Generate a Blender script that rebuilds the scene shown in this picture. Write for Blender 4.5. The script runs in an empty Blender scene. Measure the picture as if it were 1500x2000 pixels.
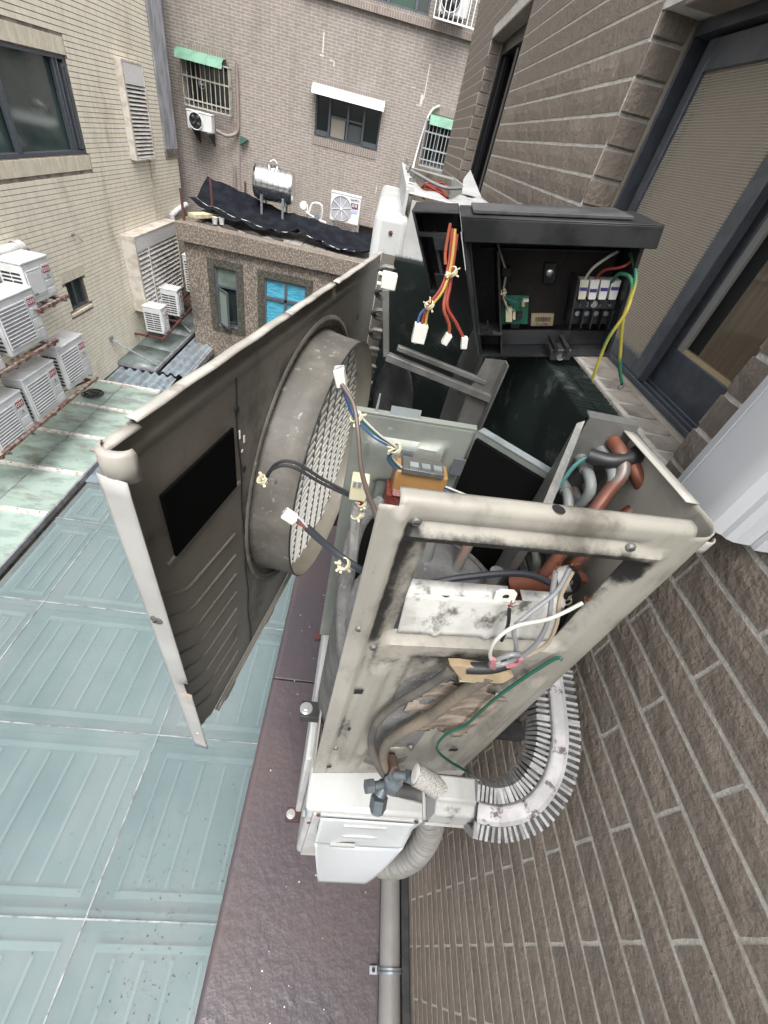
import bpy, bmesh, math, random
from mathutils import Vector, Matrix
random.seed(11)
S = bpy.context.scene
R = math.radians

# ---------------------------------------------------------------- camera, world, sun, exposure
cam_d = bpy.data.cameras.new('camera'); cam = bpy.data.objects.new('camera', cam_d)
S.collection.objects.link(cam); S.camera = cam
cam_d.sensor_fit = 'VERTICAL'; cam_d.sensor_height = 36.0; cam_d.lens = 14.34
cam_d.clip_start = 0.02; cam_d.clip_end = 300
cam.matrix_world = Matrix(((0.9817, -0.1530, -0.1134, 0), (0.0212, 0.6794, -0.7334, 0), (0.1893, 0.7176, 0.6702, 0), (0, 0, 0, 1)))

SUN_EL, SUN_AZ = R(61), R(175.2)        # high, hazy sun behind cloud
W = bpy.data.worlds.new('World'); S.world = W; W.use_nodes = True
nt = W.node_tree; nt.nodes.clear()
sky = nt.nodes.new('ShaderNodeTexSky'); sky.sky_type = 'NISHITA'; sky.sun_disc = False
sky.sun_elevation = SUN_EL; sky.sun_rotation = SUN_AZ; sky.dust_density = 6.0; sky.air_density = 1.0; sky.ozone_density = 1.0
hs = nt.nodes.new('ShaderNodeHueSaturation'); hs.inputs['Saturation'].default_value = 0.22
bg = nt.nodes.new('ShaderNodeBackground'); bg.inputs['Strength'].default_value = 0.15
wo = nt.nodes.new('ShaderNodeOutputWorld')
nt.links.new(sky.outputs[0], hs.inputs['Color']); nt.links.new(hs.outputs[0], bg.inputs[0]); nt.links.new(bg.outputs[0], wo.inputs[0])
sl = bpy.data.lights.new('sun', 'SUN'); sl.energy = 1.0; sl.angle = R(25); sl.color = (1, .97, .93)
so = bpy.data.objects.new('sun', sl); S.collection.objects.link(so)
sd = Vector((.04, -.48, .87))        # direction towards the sun
so.rotation_euler = sd.to_track_quat('Z', 'Y').to_euler()
S.view_settings.view_transform = 'Standard'; S.view_settings.look = 'None'
S.view_settings.exposure = 1.22; S.view_settings.gamma = 1.0; S.view_settings.use_curve_mapping = False
try:
    S.cycles.max_bounces = 6; S.cycles.transparent_max_bounces = 8; S.cycles.use_denoising = True
except Exception: pass

# ---------------------------------------------------------------- helpers
C = S.collection
OFF = {}
def tag(o, label=None, cat=None, group=None, kind=None):
    if label: o['label'] = label
    if cat: o['category'] = cat
    if group: o['group'] = group
    if kind: o['kind'] = kind
    return o
def thing(name, loc, label, cat, group=None):
    o = bpy.data.objects.new(name, None); C.objects.link(o); o.location = loc; o.empty_display_size = .1
    OFF[o.name] = Vector(loc); return tag(o, label, cat, group)
def copy_tree(o, parent=None):
    c = o.copy(); C.objects.link(c)
    if parent: c.parent = parent
    for ch in list(o.children): copy_tree(ch, c)
    return c

def catmull(P, k):
    P = [Vector(p) for p in P]; out = []
    n = len(P)
    for i in range(n - 1):
        p0 = P[max(i-1, 0)]; p1 = P[i]; p2 = P[i+1]; p3 = P[min(i+2, n-1)]
        for j in range(k):
            t = j / k
            out.append(.5 * ((2*p1) + (p2-p0)*t + (2*p0-5*p1+4*p2-p3)*t*t + (3*p1-p0-3*p2+p3)*t*t*t))
    out.append(P[-1]); return out

class MB:
    def __init__(s, m=None): s.v = []; s.f = []; s.m = m
    def add(s, vs, fs):
        b = len(s.v)
        for v in vs:
            v = Vector(v); s.v.append(s.m @ v if s.m else v)
        for f in fs: s.f.append([i + b for i in f])
        return s
    def box(s, x0, x1, y0, y1, z0, z1):
        return s.add([(x0,y0,z0),(x1,y0,z0),(x1,y1,z0),(x0,y1,z0),(x0,y0,z1),(x1,y0,z1),(x1,y1,z1),(x0,y1,z1)],
                     [(0,3,2,1),(4,5,6,7),(0,1,5,4),(1,2,6,5),(2,3,7,6),(3,0,4,7)])
    def bar(s, p0, p1, w, h, up=(0,0,1)):          # box beam from p0 to p1, w across, h along up
        p0 = Vector(p0); p1 = Vector(p1); d = (p1-p0).normalized(); u = Vector(up)
        sd_ = d.cross(u); sd_ = sd_.normalized() if sd_.length > 1e-6 else Vector((1,0,0)); u = sd_.cross(d).normalized()
        vs = []
        for p in (p0, p1):
            for a, b in ((-1,-1),(1,-1),(1,1),(-1,1)): vs.append(p + sd_*(a*w/2) + u*(b*h/2))
        return s.add(vs, [(3,2,1,0),(4,5,6,7),(0,1,5,4),(1,2,6,5),(2,3,7,6),(3,0,4,7)])
    def cyl(s, p0, p1, r0, r1=None, n=14):
        p0 = Vector(p0); p1 = Vector(p1); r1 = r0 if r1 is None else r1
        d = (p1-p0).normalized(); a = d.orthogonal().normalized(); b = d.cross(a)
        vs = []
        for p, r in ((p0, r0), (p1, r1)):
            for i in range(n):
                t = 2*math.pi*i/n; vs.append(p + a*(r*math.cos(t)) + b*(r*math.sin(t)))
        fs = [(i, (i+1) % n, n+(i+1) % n, n+i) for i in range(n)] + [tuple(range(n-1,-1,-1)), tuple(range(n,2*n))]
        return s.add(vs, fs)
    def tube(s, pts, r, n=8, k=0, rf=None, caps=True):
        P = catmull(pts, k) if k else [Vector(p) for p in pts]
        N = len(P); vs = []; fs = []
        d = (P[1]-P[0]).normalized(); a = d.orthogonal().normalized()
        for i, p in enumerate(P):
            d2 = (P[min(i+1,N-1)] - P[max(i-1,0)]).normalized()
            a = (a - d2*a.dot(d2)); a = a.normalized() if a.length > 1e-6 else d2.orthogonal().normalized()
            b = d2.cross(a); rr = rf(i/(N-1)) * r if rf else r
            for j in range(n):
                t = 2*math.pi*j/n; vs.append(p + a*(rr*math.cos(t)) + b*(rr*math.sin(t)))
        for i in range(N-1):
            for j in range(n): fs.append((i*n+j, i*n+(j+1)%n, (i+1)*n+(j+1)%n, (i+1)*n+j))
        if caps: fs += [tuple(range(n-1,-1,-1)), tuple(range((N-1)*n, N*n))]
        return s.add(vs, fs)
    def lathe(s, prof, o, axis, n=48, close=False):
        o = Vector(o); ax = Vector(axis).normalized(); a = ax.orthogonal().normalized(); b = ax.cross(a)
        vs = []; fs = []; m = len(prof)
        for i in range(n):
            t = 2*math.pi*i/n
            for r, h in prof: vs.append(o + ax*h + a*(r*math.cos(t)) + b*(r*math.sin(t)))
        for i in range(n):
            for j in range(m if close else m-1):
                j2 = (j+1) % m; i2 = (i+1) % n
                fs.append((i*m+j, i2*m+j, i2*m+j2, i*m+j2))
        return s.add(vs, fs)
    def prism(s, poly, d):
        d = Vector(d); P = [Vector(p) for p in poly]; n = len(P)
        return s.add(P + [p+d for p in P], [tuple(range(n-1,-1,-1)), tuple(range(n,2*n))] + [(i,(i+1)%n,n+(i+1)%n,n+i) for i in range(n)])
    def sheet(s, us, vs_, fn, keep=None):
        nv = len(vs_); V = [fn(u, v) for u in us for v in vs_]; F = []
        for i in range(len(us)-1):
            for j in range(nv-1):
                if keep is None or keep((us[i]+us[i+1])/2, (vs_[j]+vs_[j+1])/2):
                    F.append((i*nv+j, (i+1)*nv+j, (i+1)*nv+j+1, i*nv+j+1))
        return s.add(V, F)
    def mesh(s, name, off=Vector((0,0,0)), smooth=None, recalc=True):
        me = bpy.data.meshes.new(name); me.from_pydata([v-off for v in s.v], [], s.f)
        if recalc:
            bm = bmesh.new(); bm.from_mesh(me); bmesh.ops.recalc_face_normals(bm, faces=bm.faces)
            loose = [v for v in bm.verts if not v.link_faces]
            if loose: bmesh.ops.delete(bm, geom=loose, context='VERTS')
            bm.to_mesh(me); bm.free()
        if smooth is not None:
            me.shade_smooth(); me.set_sharp_from_angle(angle=R(smooth))
        me.update(); return me
    def build(s, name, mat, parent=None, bev=0, solid=0, smooth=40, seg=2, kind=None, label=None, cat=None, group=None, recalc=True, origin=None):
        off = OFF[parent.name] if parent else (Vector(origin) if origin else Vector((0,0,0)))
        me = s.mesh(name, off, smooth, recalc); me.materials.append(mat)
        o = bpy.data.objects.new(name, me); C.objects.link(o)
        if parent: o.parent = parent
        elif origin: o.location = origin
        OFF[o.name] = off
        if solid:
            md = o.modifiers.new('thick', 'SOLIDIFY'); md.thickness = solid; md.offset = 0
        if bev:
            md = o.modifiers.new('bevel', 'BEVEL'); md.width = bev; md.segments = seg; md.limit_method = 'ANGLE'; md.angle_limit = R(35)
        return tag(o, label, cat, group, kind)
def inst(name, me, loc, parent, rot=None, scale=None):
    o = bpy.data.objects.new(name, me); C.objects.link(o); o.parent = parent
    o.location = Vector(loc) - OFF[parent.name]; OFF[o.name] = OFF[parent.name]
    if rot: o.rotation_euler = rot
    if scale: o.scale = scale
    return o
def boxmesh(name, sx, sy, sz, mat, bev=0, jit=0):
    bm = bmesh.new(); bmesh.ops.create_cube(bm, size=1)
    for v in bm.verts: v.co = Vector((v.co.x*sx, v.co.y*sy, v.co.z*sz)) + Vector((random.uniform(-jit,jit), random.uniform(-jit,jit), random.uniform(-jit,jit)))
    if bev: bmesh.ops.bevel(bm, geom=list(bm.edges), offset=bev, segments=1, affect='EDGES')
    me = bpy.data.meshes.new(name); bm.to_mesh(me); bm.free(); me.materials.append(mat); return me
def text(name, s, size, m, mat, parent, ext=.0005):
    cu = bpy.data.curves.new(name, 'FONT'); cu.body = s; cu.size = size; cu.extrude = ext; cu.align_x = 'CENTER'; cu.align_y = 'CENTER'; cu.resolution_u = 2
    t = bpy.data.objects.new(name, cu); C.objects.link(t)
    bpy.context.view_layer.update()
    me = bpy.data.meshes.new_from_object(t.evaluated_get(bpy.context.evaluated_depsgraph_get()))
    bpy.data.objects.remove(t); bpy.data.curves.remove(cu)
    me.name = name; me.transform(m); me.transform(Matrix.Translation(-OFF[parent.name])); me.materials.clear(); me.materials.append(mat)
    o = bpy.data.objects.new(name, me); C.objects.link(o); o.parent = parent; OFF[o.name] = OFF[parent.name]; return o

def mat(name, col, rough=.6, metal=0, col2=None, ns=8, lo=.42, hi=.6, bump=0, bs=60, bdet=4, dirt=None, ds=3, dlo=.5, dhi=.65, spec=.5, rv=0, stretch=None, alpha=None, attr=None, acol=None, trans=None, rough2=None, bdist=.01):
    m = bpy.data.materials.new(name); m.use_nodes = True; t = m.node_tree; N = t.nodes; L = t.links
    b = N['Principled BSDF']; b.inputs['Roughness'].default_value = rough; b.inputs['Metallic'].default_value = metal
    b.inputs['Specular IOR Level'].default_value = spec
    tc = N.new('ShaderNodeTexCoord'); oi = N.new('ShaderNodeObjectInfo')
    ad = N.new('ShaderNodeVectorMath'); ad.operation = 'ADD'
    sc = N.new('ShaderNodeVectorMath'); sc.operation = 'SCALE'; sc.inputs['Scale'].default_value = 37.0
    cmb = N.new('ShaderNodeCombineXYZ'); L.new(oi.outputs['Random'], cmb.inputs[0]); L.new(oi.outputs['Random'], cmb.inputs[1])
    L.new(cmb.outputs[0], sc.inputs[0]); L.new(tc.outputs['Object'], ad.inputs[0]); L.new(sc.outputs[0], ad.inputs[1])
    co = ad.outputs[0]
    if stretch:
        mp = N.new('ShaderNodeMapping'); mp.inputs['Scale'].default_value = stretch; L.new(co, mp.inputs[0]); cs = mp.outputs[0]
    else: cs = co
    def noise(scale, vec, det=5, ro=.6):
        n = N.new('ShaderNodeTexNoise'); n.inputs['Scale'].default_value = scale; n.inputs['Detail'].default_value = det; n.inputs['Roughness'].default_value = ro
        L.new(vec, n.inputs['Vector']); return n.outputs[0]
    def ramp(src, a, c):
        mr = N.new('ShaderNodeMapRange'); mr.inputs['From Min'].default_value = a; mr.inputs['From Max'].default_value = c; mr.interpolation_type = 'SMOOTHSTEP'
        L.new(src, mr.inputs['Value']); return mr.outputs[0]
    def mix(f, a, c):
        x = N.new('ShaderNodeMix'); x.data_type = 'RGBA'; L.new(f, x.inputs['Factor'])
        if isinstance(a, tuple): x.inputs['A'].default_value = a + (1,)
        else: L.new(a, x.inputs['A'])
        if isinstance(c, tuple): x.inputs['B'].default_value = c + (1,)
        else: L.new(c, x.inputs['B'])
        return x.outputs['Result']
    cur = tuple(col); f1 = None
    if col2: f1 = ramp(noise(ns, cs), lo, hi); cur = mix(f1, cur, tuple(col2))
    if dirt:
        fd = ramp(noise(ds, cs, 8, .65), dlo, dhi); cur = mix(fd, cur, tuple(dirt))
    if attr:
        at = N.new('ShaderNodeAttribute'); at.attribute_name = attr
        mu = N.new('ShaderNodeMath'); mu.operation = 'MULTIPLY_ADD'; L.new(noise(45, co, 6, .7), mu.inputs[0]); mu.inputs[1].default_value = 1.1; mu.inputs[2].default_value = -.55
        su = N.new('ShaderNodeMath'); su.operation = 'ADD'; L.new(at.outputs['Fac'], su.inputs[0]); L.new(mu.outputs[0], su.inputs[1])
        cur = mix(ramp(su.outputs[0], .25, .75), cur, tuple(acol))
    if rv:
        hv = N.new('ShaderNodeHueSaturation'); mr = N.new('ShaderNodeMapRange'); mr.inputs['To Min'].default_value = 1-rv; mr.inputs['To Max'].default_value = 1+rv
        L.new(oi.outputs['Random'], mr.inputs['Value']); L.new(mr.outputs[0], hv.inputs['Value'])
        if isinstance(cur, tuple): hv.inputs['Color'].default_value = cur + (1,)
        else: L.new(cur, hv.inputs['Color'])
        cur = hv.outputs[0]
    if isinstance(cur, tuple): b.inputs['Base Color'].default_value = cur + (1,)
    else: L.new(cur, b.inputs['Base Color'])
    if rough2 is not None and f1 is not None:
        mr = N.new('ShaderNodeMapRange'); mr.inputs['To Min'].default_value = rough; mr.inputs['To Max'].default_value = rough2
        L.new(f1, mr.inputs['Value']); L.new(mr.outputs[0], b.inputs['Roughness'])
    if bump:
        bp = N.new('ShaderNodeBump'); bp.inputs['Strength'].default_value = bump; bp.inputs['Distance'].default_value = bdist
        L.new(noise(bs, co, bdet, .6), bp.inputs['Height']); L.new(bp.outputs[0], b.inputs['Normal'])
    if trans is not None:
        out = N['Material Output']; tr = N.new('ShaderNodeBsdfTransparent'); tr.inputs[0].default_value = trans[1] + (1,)
        ms = N.new('ShaderNodeMixShader'); ms.inputs[0].default_value = trans[0]
        L.new(b.outputs[0], ms.inputs[1]); L.new(tr.outputs[0], ms.inputs[2]); L.new(ms.outputs[0], out.inputs['Surface'])
    return m

def brickmat(name, axis, c1, c2, mortar, bw, bh, ms, stain, off=(0,0), rough=.75, st_lo=.5, st_hi=.75):
    """small far tiles on a flat wall: axis 'Y' = wall runs along Y, 'X' = wall runs along X (metres)"""
    m = bpy.data.materials.new(name); m.use_nodes = True; t = m.node_tree; N = t.nodes; L = t.links
    b = N['Principled BSDF']; b.inputs['Roughness'].default_value = rough
    g = N.new('ShaderNodeNewGeometry'); sp = N.new('ShaderNodeSeparateXYZ'); L.new(g.outputs['Position'], sp.inputs[0])
    cb = N.new('ShaderNodeCombineXYZ'); L.new(sp.outputs[0 if axis == 'X' else 1], cb.inputs[0]); L.new(sp.outputs[2], cb.inputs[1])
    br = N.new('ShaderNodeTexBrick'); br.inputs['Scale'].default_value = 1; br.inputs['Brick Width'].default_value = bw; br.inputs['Row Height'].default_value = bh
    br.inputs['Mortar Size'].default_value = ms; br.inputs['Mortar Smooth'].default_value = .2; br.inputs['Color1'].default_value = c1+(1,); br.inputs['Color2'].default_value = c2+(1,); br.inputs['Mortar'].default_value = mortar+(1,)
    L.new(cb.outputs[0], br.inputs['Vector'])
    mp = N.new('ShaderNodeMapping'); mp.inputs['Scale'].default_value = (1.6, .35, 1); L.new(cb.outputs[0], mp.inputs[0])
    n = N.new('ShaderNodeTexNoise'); n.inputs['Scale'].default_value = 1.1; n.inputs['Detail'].default_value = 7; n.inputs['Roughness'].default_value = .65; L.new(mp.outputs[0], n.inputs['Vector'])
    mr = N.new('ShaderNodeMapRange'); mr.inputs['From Min'].default_value = st_lo; mr.inputs['From Max'].default_value = st_hi; L.new(n.outputs[0], mr.inputs['Value'])
    x = N.new('ShaderNodeMix'); x.data_type = 'RGBA'; x.blend_type = 'MULTIPLY'; L.new(mr.outputs[0], x.inputs['Factor']); L.new(br.outputs['Color'], x.inputs['A']); x.inputs['B'].default_value = stain+(1,)
    n2 = N.new('ShaderNodeTexNoise'); n2.inputs['Scale'].default_value = 9; n2.inputs['Detail'].default_value = 5; L.new(cb.outputs[0], n2.inputs['Vector'])
    mr2 = N.new('ShaderNodeMapRange'); mr2.inputs['From Min'].default_value = .3; mr2.inputs['From Max'].default_value = .7; mr2.inputs['To Min'].default_value = .86; mr2.inputs['To Max'].default_value = 1.12; L.new(n2.outputs[0], mr2.inputs['Value'])
    hv = N.new('ShaderNodeHueSaturation'); L.new(x.outputs['Result'], hv.inputs['Color']); L.new(mr2.outputs[0], hv.inputs['Value'])
    L.new(hv.outputs[0], b.inputs['Base Color'])
    bp = N.new('ShaderNodeBump'); bp.invert = True; bp.inputs['Strength'].default_value = .6; bp.inputs['Distance'].default_value = .01; L.new(br.outputs['Fac'], bp.inputs['Height']); L.new(bp.outputs[0], b.inputs['Normal'])
    return m

# ---------------------------------------------------------------- materials
M_white = mat('white_paint', (.52,.53,.52), .45, col2=(.43,.43,.42), ns=6, dirt=(.36,.34,.31), ds=9, dlo=.60, dhi=.78, bump=.05, bs=200)
M_acwhite = mat('white_plastic_case', (.62,.63,.635), .42, col2=(.55,.56,.56), ns=5, dirt=(.42,.40,.37), ds=5, dlo=.60, dhi=.80, rv=.06)
M_black = mat('black_gap', (.012,.012,.013), .8)
M_dark = mat('dark_interior', (.03,.031,.033), .5)
M_slot = mat('slot_dark', (.02,.021,.023), .6)
M_red = mat('red_badge', (.32,.03,.05), .4)
M_print = mat('white_print', (.75,.74,.74), .5)
M_greyprint = mat('grey_print', (.25,.26,.27), .5)
M_steel = mat('stainless_steel', (.78,.79,.79), .17, 1, col2=(.62,.63,.63), ns=4, rough2=.3, bump=.06, bs=14)
M_galv = mat('galvanised_steel', (.42,.45,.48), .4, .75, col2=(.3,.33,.36), ns=12, bump=.05, bs=50)
M_rust = mat('rusty_rail', (.27,.235,.21), .7, col2=(.13,.06,.042), ns=14, lo=.42, hi=.55, bump=.3, bs=60)
M_darkrust = mat('dark_rust', (.12,.035,.03), .8, col2=(.05,.03,.03), ns=30, bump=.3, bs=80)
M_alu = mat('blue_grey_aluminium', (.10,.113,.132), .38, .25, col2=(.08,.09,.106), ns=30)
M_blackalu = mat('black_aluminium', (.018,.019,.022), .35, .2)
M_glassdark = mat('dark_window_glass', (.02,.028,.027), .06, spec=.8)
M_glassteal = mat('tinted_window_glass', (.045,.075,.068), .09, spec=.8, col2=(.03,.045,.042), ns=.6)
M_tile_cream = mat('cream_facade_tile', (.78,.725,.60), .62, col2=(.70,.65,.54), ns=9, bump=.25, bs=70, dirt=(.34,.29,.215), ds=.7, dlo=.53, dhi=.78, rv=.07, stretch=(1,1.4,.45))
M_mortar_dark = mat('dark_joint', (.26,.225,.18), .9, col2=(.14,.12,.1), ns=5)
M_louvre = mat('white_louvre_slat', (.70,.69,.66), .5, col2=(.55,.52,.48), ns=4, dirt=(.3,.25,.2), ds=6, dlo=.6, dhi=.8, rv=.05)
M_louvrefr = mat('dirty_louvre_frame', (.55,.52,.47), .6, col2=(.42,.37,.31), ns=5, dirt=(.26,.19,.15), ds=4, dlo=.55, dhi=.75)
M_perf = mat('perforated_screen', (.52,.50,.48), .6, col2=(.74,.74,.74), ns=70, lo=.45, hi=.55)
M_corr = mat('corrugated_cladding', (.30,.30,.32), .5, .3, col2=(.2,.2,.21), ns=6, stretch=(1,1,.3))
M_pvc = mat('white_pvc_pipe', (.72,.73,.72), .4, col2=(.58,.58,.56), ns=5)
M_brick_far = brickmat('grey_pink_tile_wall', 'X', (.215,.187,.168), (.237,.207,.187), (.42,.39,.355), .20, .0565, .0052, (.74,.74,.66))
M_soldier = brickmat('upright_tile_course', 'X', (.20,.165,.145), (.215,.18,.16), (.36,.32,.28), .06, .40, .006, (.8,.77,.7))
M_creamsold = mat('cream_upright_tile', (.64,.59,.475), .65, col2=(.56,.51,.41), ns=6, rv=.06)
M_green = mat('green_awning', (.12,.27,.19), .5, col2=(.16,.32,.23), ns=5, dirt=(.12,.22,.16), ds=4)
M_grillebar = mat('ivory_grille_bar', (.42,.40,.34), .5, col2=(.33,.31,.27), ns=9)
M_greybar = mat('grey_grille_bar', (.36,.38,.39), .45, .3)
M_whitebar = mat('white_grille_bar', (.72,.73,.72), .4)
M_pipebrown = mat('taupe_insulated_pipe', (.24,.19,.17), .6, col2=(.2,.16,.15), ns=9)
M_granite = mat('speckled_granite', (.11,.09,.075), .55, col2=(.30,.255,.21), ns=38, lo=.46, hi=.60, dirt=(.055,.05,.045), ds=1.2, dlo=.5, dhi=.75, stretch=(1,1,.6))
M_granite2 = mat('dark_granite_surround', (.035,.035,.03), .35, col2=(.13,.12,.09), ns=45, lo=.48, hi=.6)
M_roofpave = brickmat('roof_paver', 'X', (.26,.24,.22), (.22,.2,.19), (.12,.11,.1), .3, .3, .012, (.4,.38,.36))
M_soil = mat('black_soil', (.02,.018,.016), .95, col2=(.045,.04,.035), ns=30, bump=.8, bs=40)
M_net = mat('black_shade_net', (.008,.009,.013), .8, col2=(.014,.016,.021), ns=4, bump=.25, bs=240, spec=.08)
M_yellow = mat('pale_yellow_plank', (.55,.5,.33), .6, col2=(.42,.38,.26), ns=6)
M_blueglass = mat('blue_film_glass', (.04,.25,.38), .25, col2=(.10,.38,.50), ns=5, spec=.6, stretch=(1,1,6))
M_pane = mat('aqua_frosted_pane', (.265,.305,.312), .15, col2=(.215,.25,.26), ns=1.1, lo=.35, hi=.65, bump=.04, bs=90, dirt=(.30,.31,.318), ds=1.6, dlo=.44, dhi=.68, stretch=(1,.5,1), trans=(.64,(.88,.96,.96)), spec=.55)
M_under = mat('teal_board', (.25,.315,.32), .8, col2=(.21,.27,.278), ns=1.5)
M_strip = mat('pale_teal_batten', (.37,.44,.438), .7)
M_silic = mat('grey_silicone_joint', (.20,.22,.235), .5, col2=(.32,.335,.345), ns=7, dirt=(.12,.12,.12), ds=12)
M_oldpane = mat('stained_green_pane', (.31,.39,.35), .3, col2=(.23,.30,.27), ns=3, dirt=(.15,.14,.115), ds=1.9, dlo=.48, dhi=.74, bump=.1, bs=40, stretch=(1,2.2,1), rv=.08)
M_oldrail = mat('weathered_white_rail', (.62,.60,.57), .55, col2=(.44,.36,.31), ns=10, lo=.5, hi=.62)
M_sheetgrey = mat('grey_green_sheet', (.17,.21,.20), .4, col2=(.14,.175,.17), ns=2.5, dirt=(.1,.11,.1), ds=4)
M_tray = mat('blue_zinc_corrugated', (.38,.45,.50), .4, .5, col2=(.28,.32,.35), ns=4, dirt=(.17,.13,.11), ds=5, dlo=.55, dhi=.72)
M_cable = mat('black_cable', (.015,.015,.016), .5)
M_asphalt = mat('courtyard_ground', (.05,.05,.05), .9, col2=(.07,.07,.068), ns=3)

# ---------------------------------------------------------------- ground
tag(MB().box(-60,60,-60,60,-9.2,-9.0).build('ground', M_asphalt), kind='structure')

# ---------------------------------------------------------------- cream building on the left (face x = -5.5, runs along Y)
XL = -5.5
LB = thing('cream_tiled_building', (XL,9,-9), 'cream yellow tiled building with a dark sliding window filling the upper left', 'building')
def wall_with_holes(mb, ya, yb, za, zb, holes, put):
    """fill the rectangle minus holes with boxes; put(y0,y1,z0,z1)"""
    ys = sorted({ya, yb, *[h[0] for h in holes], *[h[1] for h in holes]}); ys = [y for y in ys if ya <= y <= yb]
    for a, b in zip(ys, ys[1:]):
        cut = sorted([(h[2], h[3]) for h in holes if h[0] < b-1e-6 and h[1] > a+1e-6]); z = za
        for c0, c1 in cut:
            if c0 > z: put(a, b, z, min(c0, zb))
            z = max(z, c1)
        if z < zb: put(a, b, z, zb)
HOL = [(7.0,9.84,-1.34,-.11), (8.15,8.72,-3.6,-3.1)]
mb = MB(); wall_with_holes(mb, 2.0, 13.98, -9, 3.6, HOL, lambda a,b,c,d: mb.box(XL-.3, XL-.006, a, b, c, d))
mb.box(XL-8, XL-.3, 2.0, 13.98, -9, 3.6)
mb.build('wall', M_mortar_dark, LB)
# tiles: individually laid
tl, th_, pz = .2365, .060, .070
tmesh = [boxmesh('brick', .009, tl, th_, M_tile_cream, 0, .0012) for _ in range(3)]
tiles = []
BAND = [(6.9,9.9,-.11,.12), (6.9,9.9,-1.56,-1.34), (8.05,8.80,-3.1,-2.92), (8.05,8.80,-3.68,-3.6)]
row = 0; z = -5.1
while z < 2.2:
    y = 5.2 + (.12 if row % 2 else 0)
    while y < 13.9:
        a, b = y, min(y+tl, 13.97)
        segs = [(a,b)]
        for h in HOL + BAND:
            if z+th_ > h[2]+.01 and z < h[3]-.01:
                segs = [s2 for (p,q) in segs for s2 in ((p,min(q,h[0])), (max(p,h[1]),q)) if s2[1]-s2[0] > .03]
        for s2 in segs: tiles.append((s2[0], s2[1], z))
        y += .238
    z += pz; row += 1
full = [t for t in tiles if abs(t[1]-t[0]-tl) < 1e-4]
full.sort(key=lambda t: (t[0]**2 + t[2]**2))
vis = [t for t in full if t[2] > -.4*t[0]-.3 or t[0] > 8.6][:300]; vs_ = set(vis)
for t in vis: inst('brick', random.choice(tmesh), (XL, (t[0]+t[1])/2, t[2]+th_/2), LB)
mb = MB()
for t in tiles:
    if t not in vs_: d = random.uniform(-.001,.001); mb.box(XL-.005, XL+.0045+d, t[0], t[1], t[2], t[2]+th_)
mb.build('brick_field', M_tile_cream, LB, kind='stuff', smooth=None, recalc=False)
# upright courses round the two windows
sm = boxmesh('upright_tile', .012, .058, .20, M_creamsold, 0, .0012)
for zc in (.005+.0, -1.45):
    y = 7.0
    while y < 9.86: inst('upright_tile', sm, (XL, y, zc), LB); y += .066
sm2 = boxmesh('upright_tile', .012, .058, .15, M_creamsold, 0, .001)
for i in range(12): inst('upright_tile', sm2, (XL, 8.08+i*.064, -3.015), LB); 
sm3 = boxmesh('sill_tile', .05, .05, .05, M_creamsold, .004)
for i in range(12): inst('sill_tile', sm3, (XL+.0, 8.10+i*.058, -3.635), LB)
# dark sliding window
WN = MB().box(XL-.16,XL-.10,7.0,9.84,-1.34,-.11).build('window', M_glassteal, LB)
m = MB()
for a,b,c,d in ((7.0,9.84,-.16,-.11),(7.0,9.84,-1.34,-1.28),(9.78,9.84,-1.28,-.16)): m.box(XL-.10,XL-.02,a,b,c,d)
m.build('frame', M_alu, WN, bev=.006)
m = MB(); m.box(XL-.075,XL-.015,8.05,8.11,-1.28,-.16); m.box(XL-.075,XL-.015,8.115,8.14,-1.28,-.16); m.build('mullion', M_alu, WN, bev=.005)
m = MB(); m.box(XL-.09,XL-.03,9.50,9.56,-1.28,-.16); m.box(XL-.06,XL-.01,9.57,9.60,-1.28,-.16); m.build('mullion', M_alu, WN, bev=.005)
m = MB(); m.box(XL-.06,XL-.0,9.68,9.71,-1.26,-.20); m.box(XL-.06,XL-.0,9.74,9.77,-1.26,-.20); m.box(XL-.06,XL-.0,9.71,9.74,-.24,-.2); m.box(XL-.06,XL-.0,9.71,9.74,-1.26,-1.22); m.build('screen_sash', M_alu, WN)
WN2 = MB().box(XL-.16,XL-.12,8.15,8.72,-3.6,-3.1).build('window', M_glassteal, LB)
m = MB()
for a,b,c,d in ((8.15,8.72,-3.13,-3.1),(8.15,8.72,-3.6,-3.56),(8.15,8.185,-3.56,-3.13),(8.69,8.72,-3.56,-3.13),(8.42,8.46,-3.56,-3.13)): m.box(XL-.12,XL-.06,a,b,c,d)
m.build('frame', M_alu, WN2, bev=.004)
# corrugated cladding on the building's corner
m = MB(); n = 24
m.sheet([0,1], [i for i in range(n*2+1)], lambda u,v: (XL+.015+(.03 if v%2 else 0), 13.22+v*(.74/(n*2)), -1.33+u*4.9), None)
m.build('corrugated_cladding', M_corr, LB, smooth=None)
MB().box(XL+.0,XL+.05,13.22,13.97,-1.5,-1.34).build('granite_foot', M_granite, LB)
MB().cyl((XL+.02,12.29,-1.5),(XL+.02,12.24,-2.6),.008,n=6).build('downwire', M_yellow, LB)
MB().tube([(XL-.02,8.72,-2.43),(XL+.08,8.74,-2.40),(XL+.16,8.74,-2.50)],.022,n=8,k=4).build('vent_spout', M_pipebrown, LB)

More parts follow.
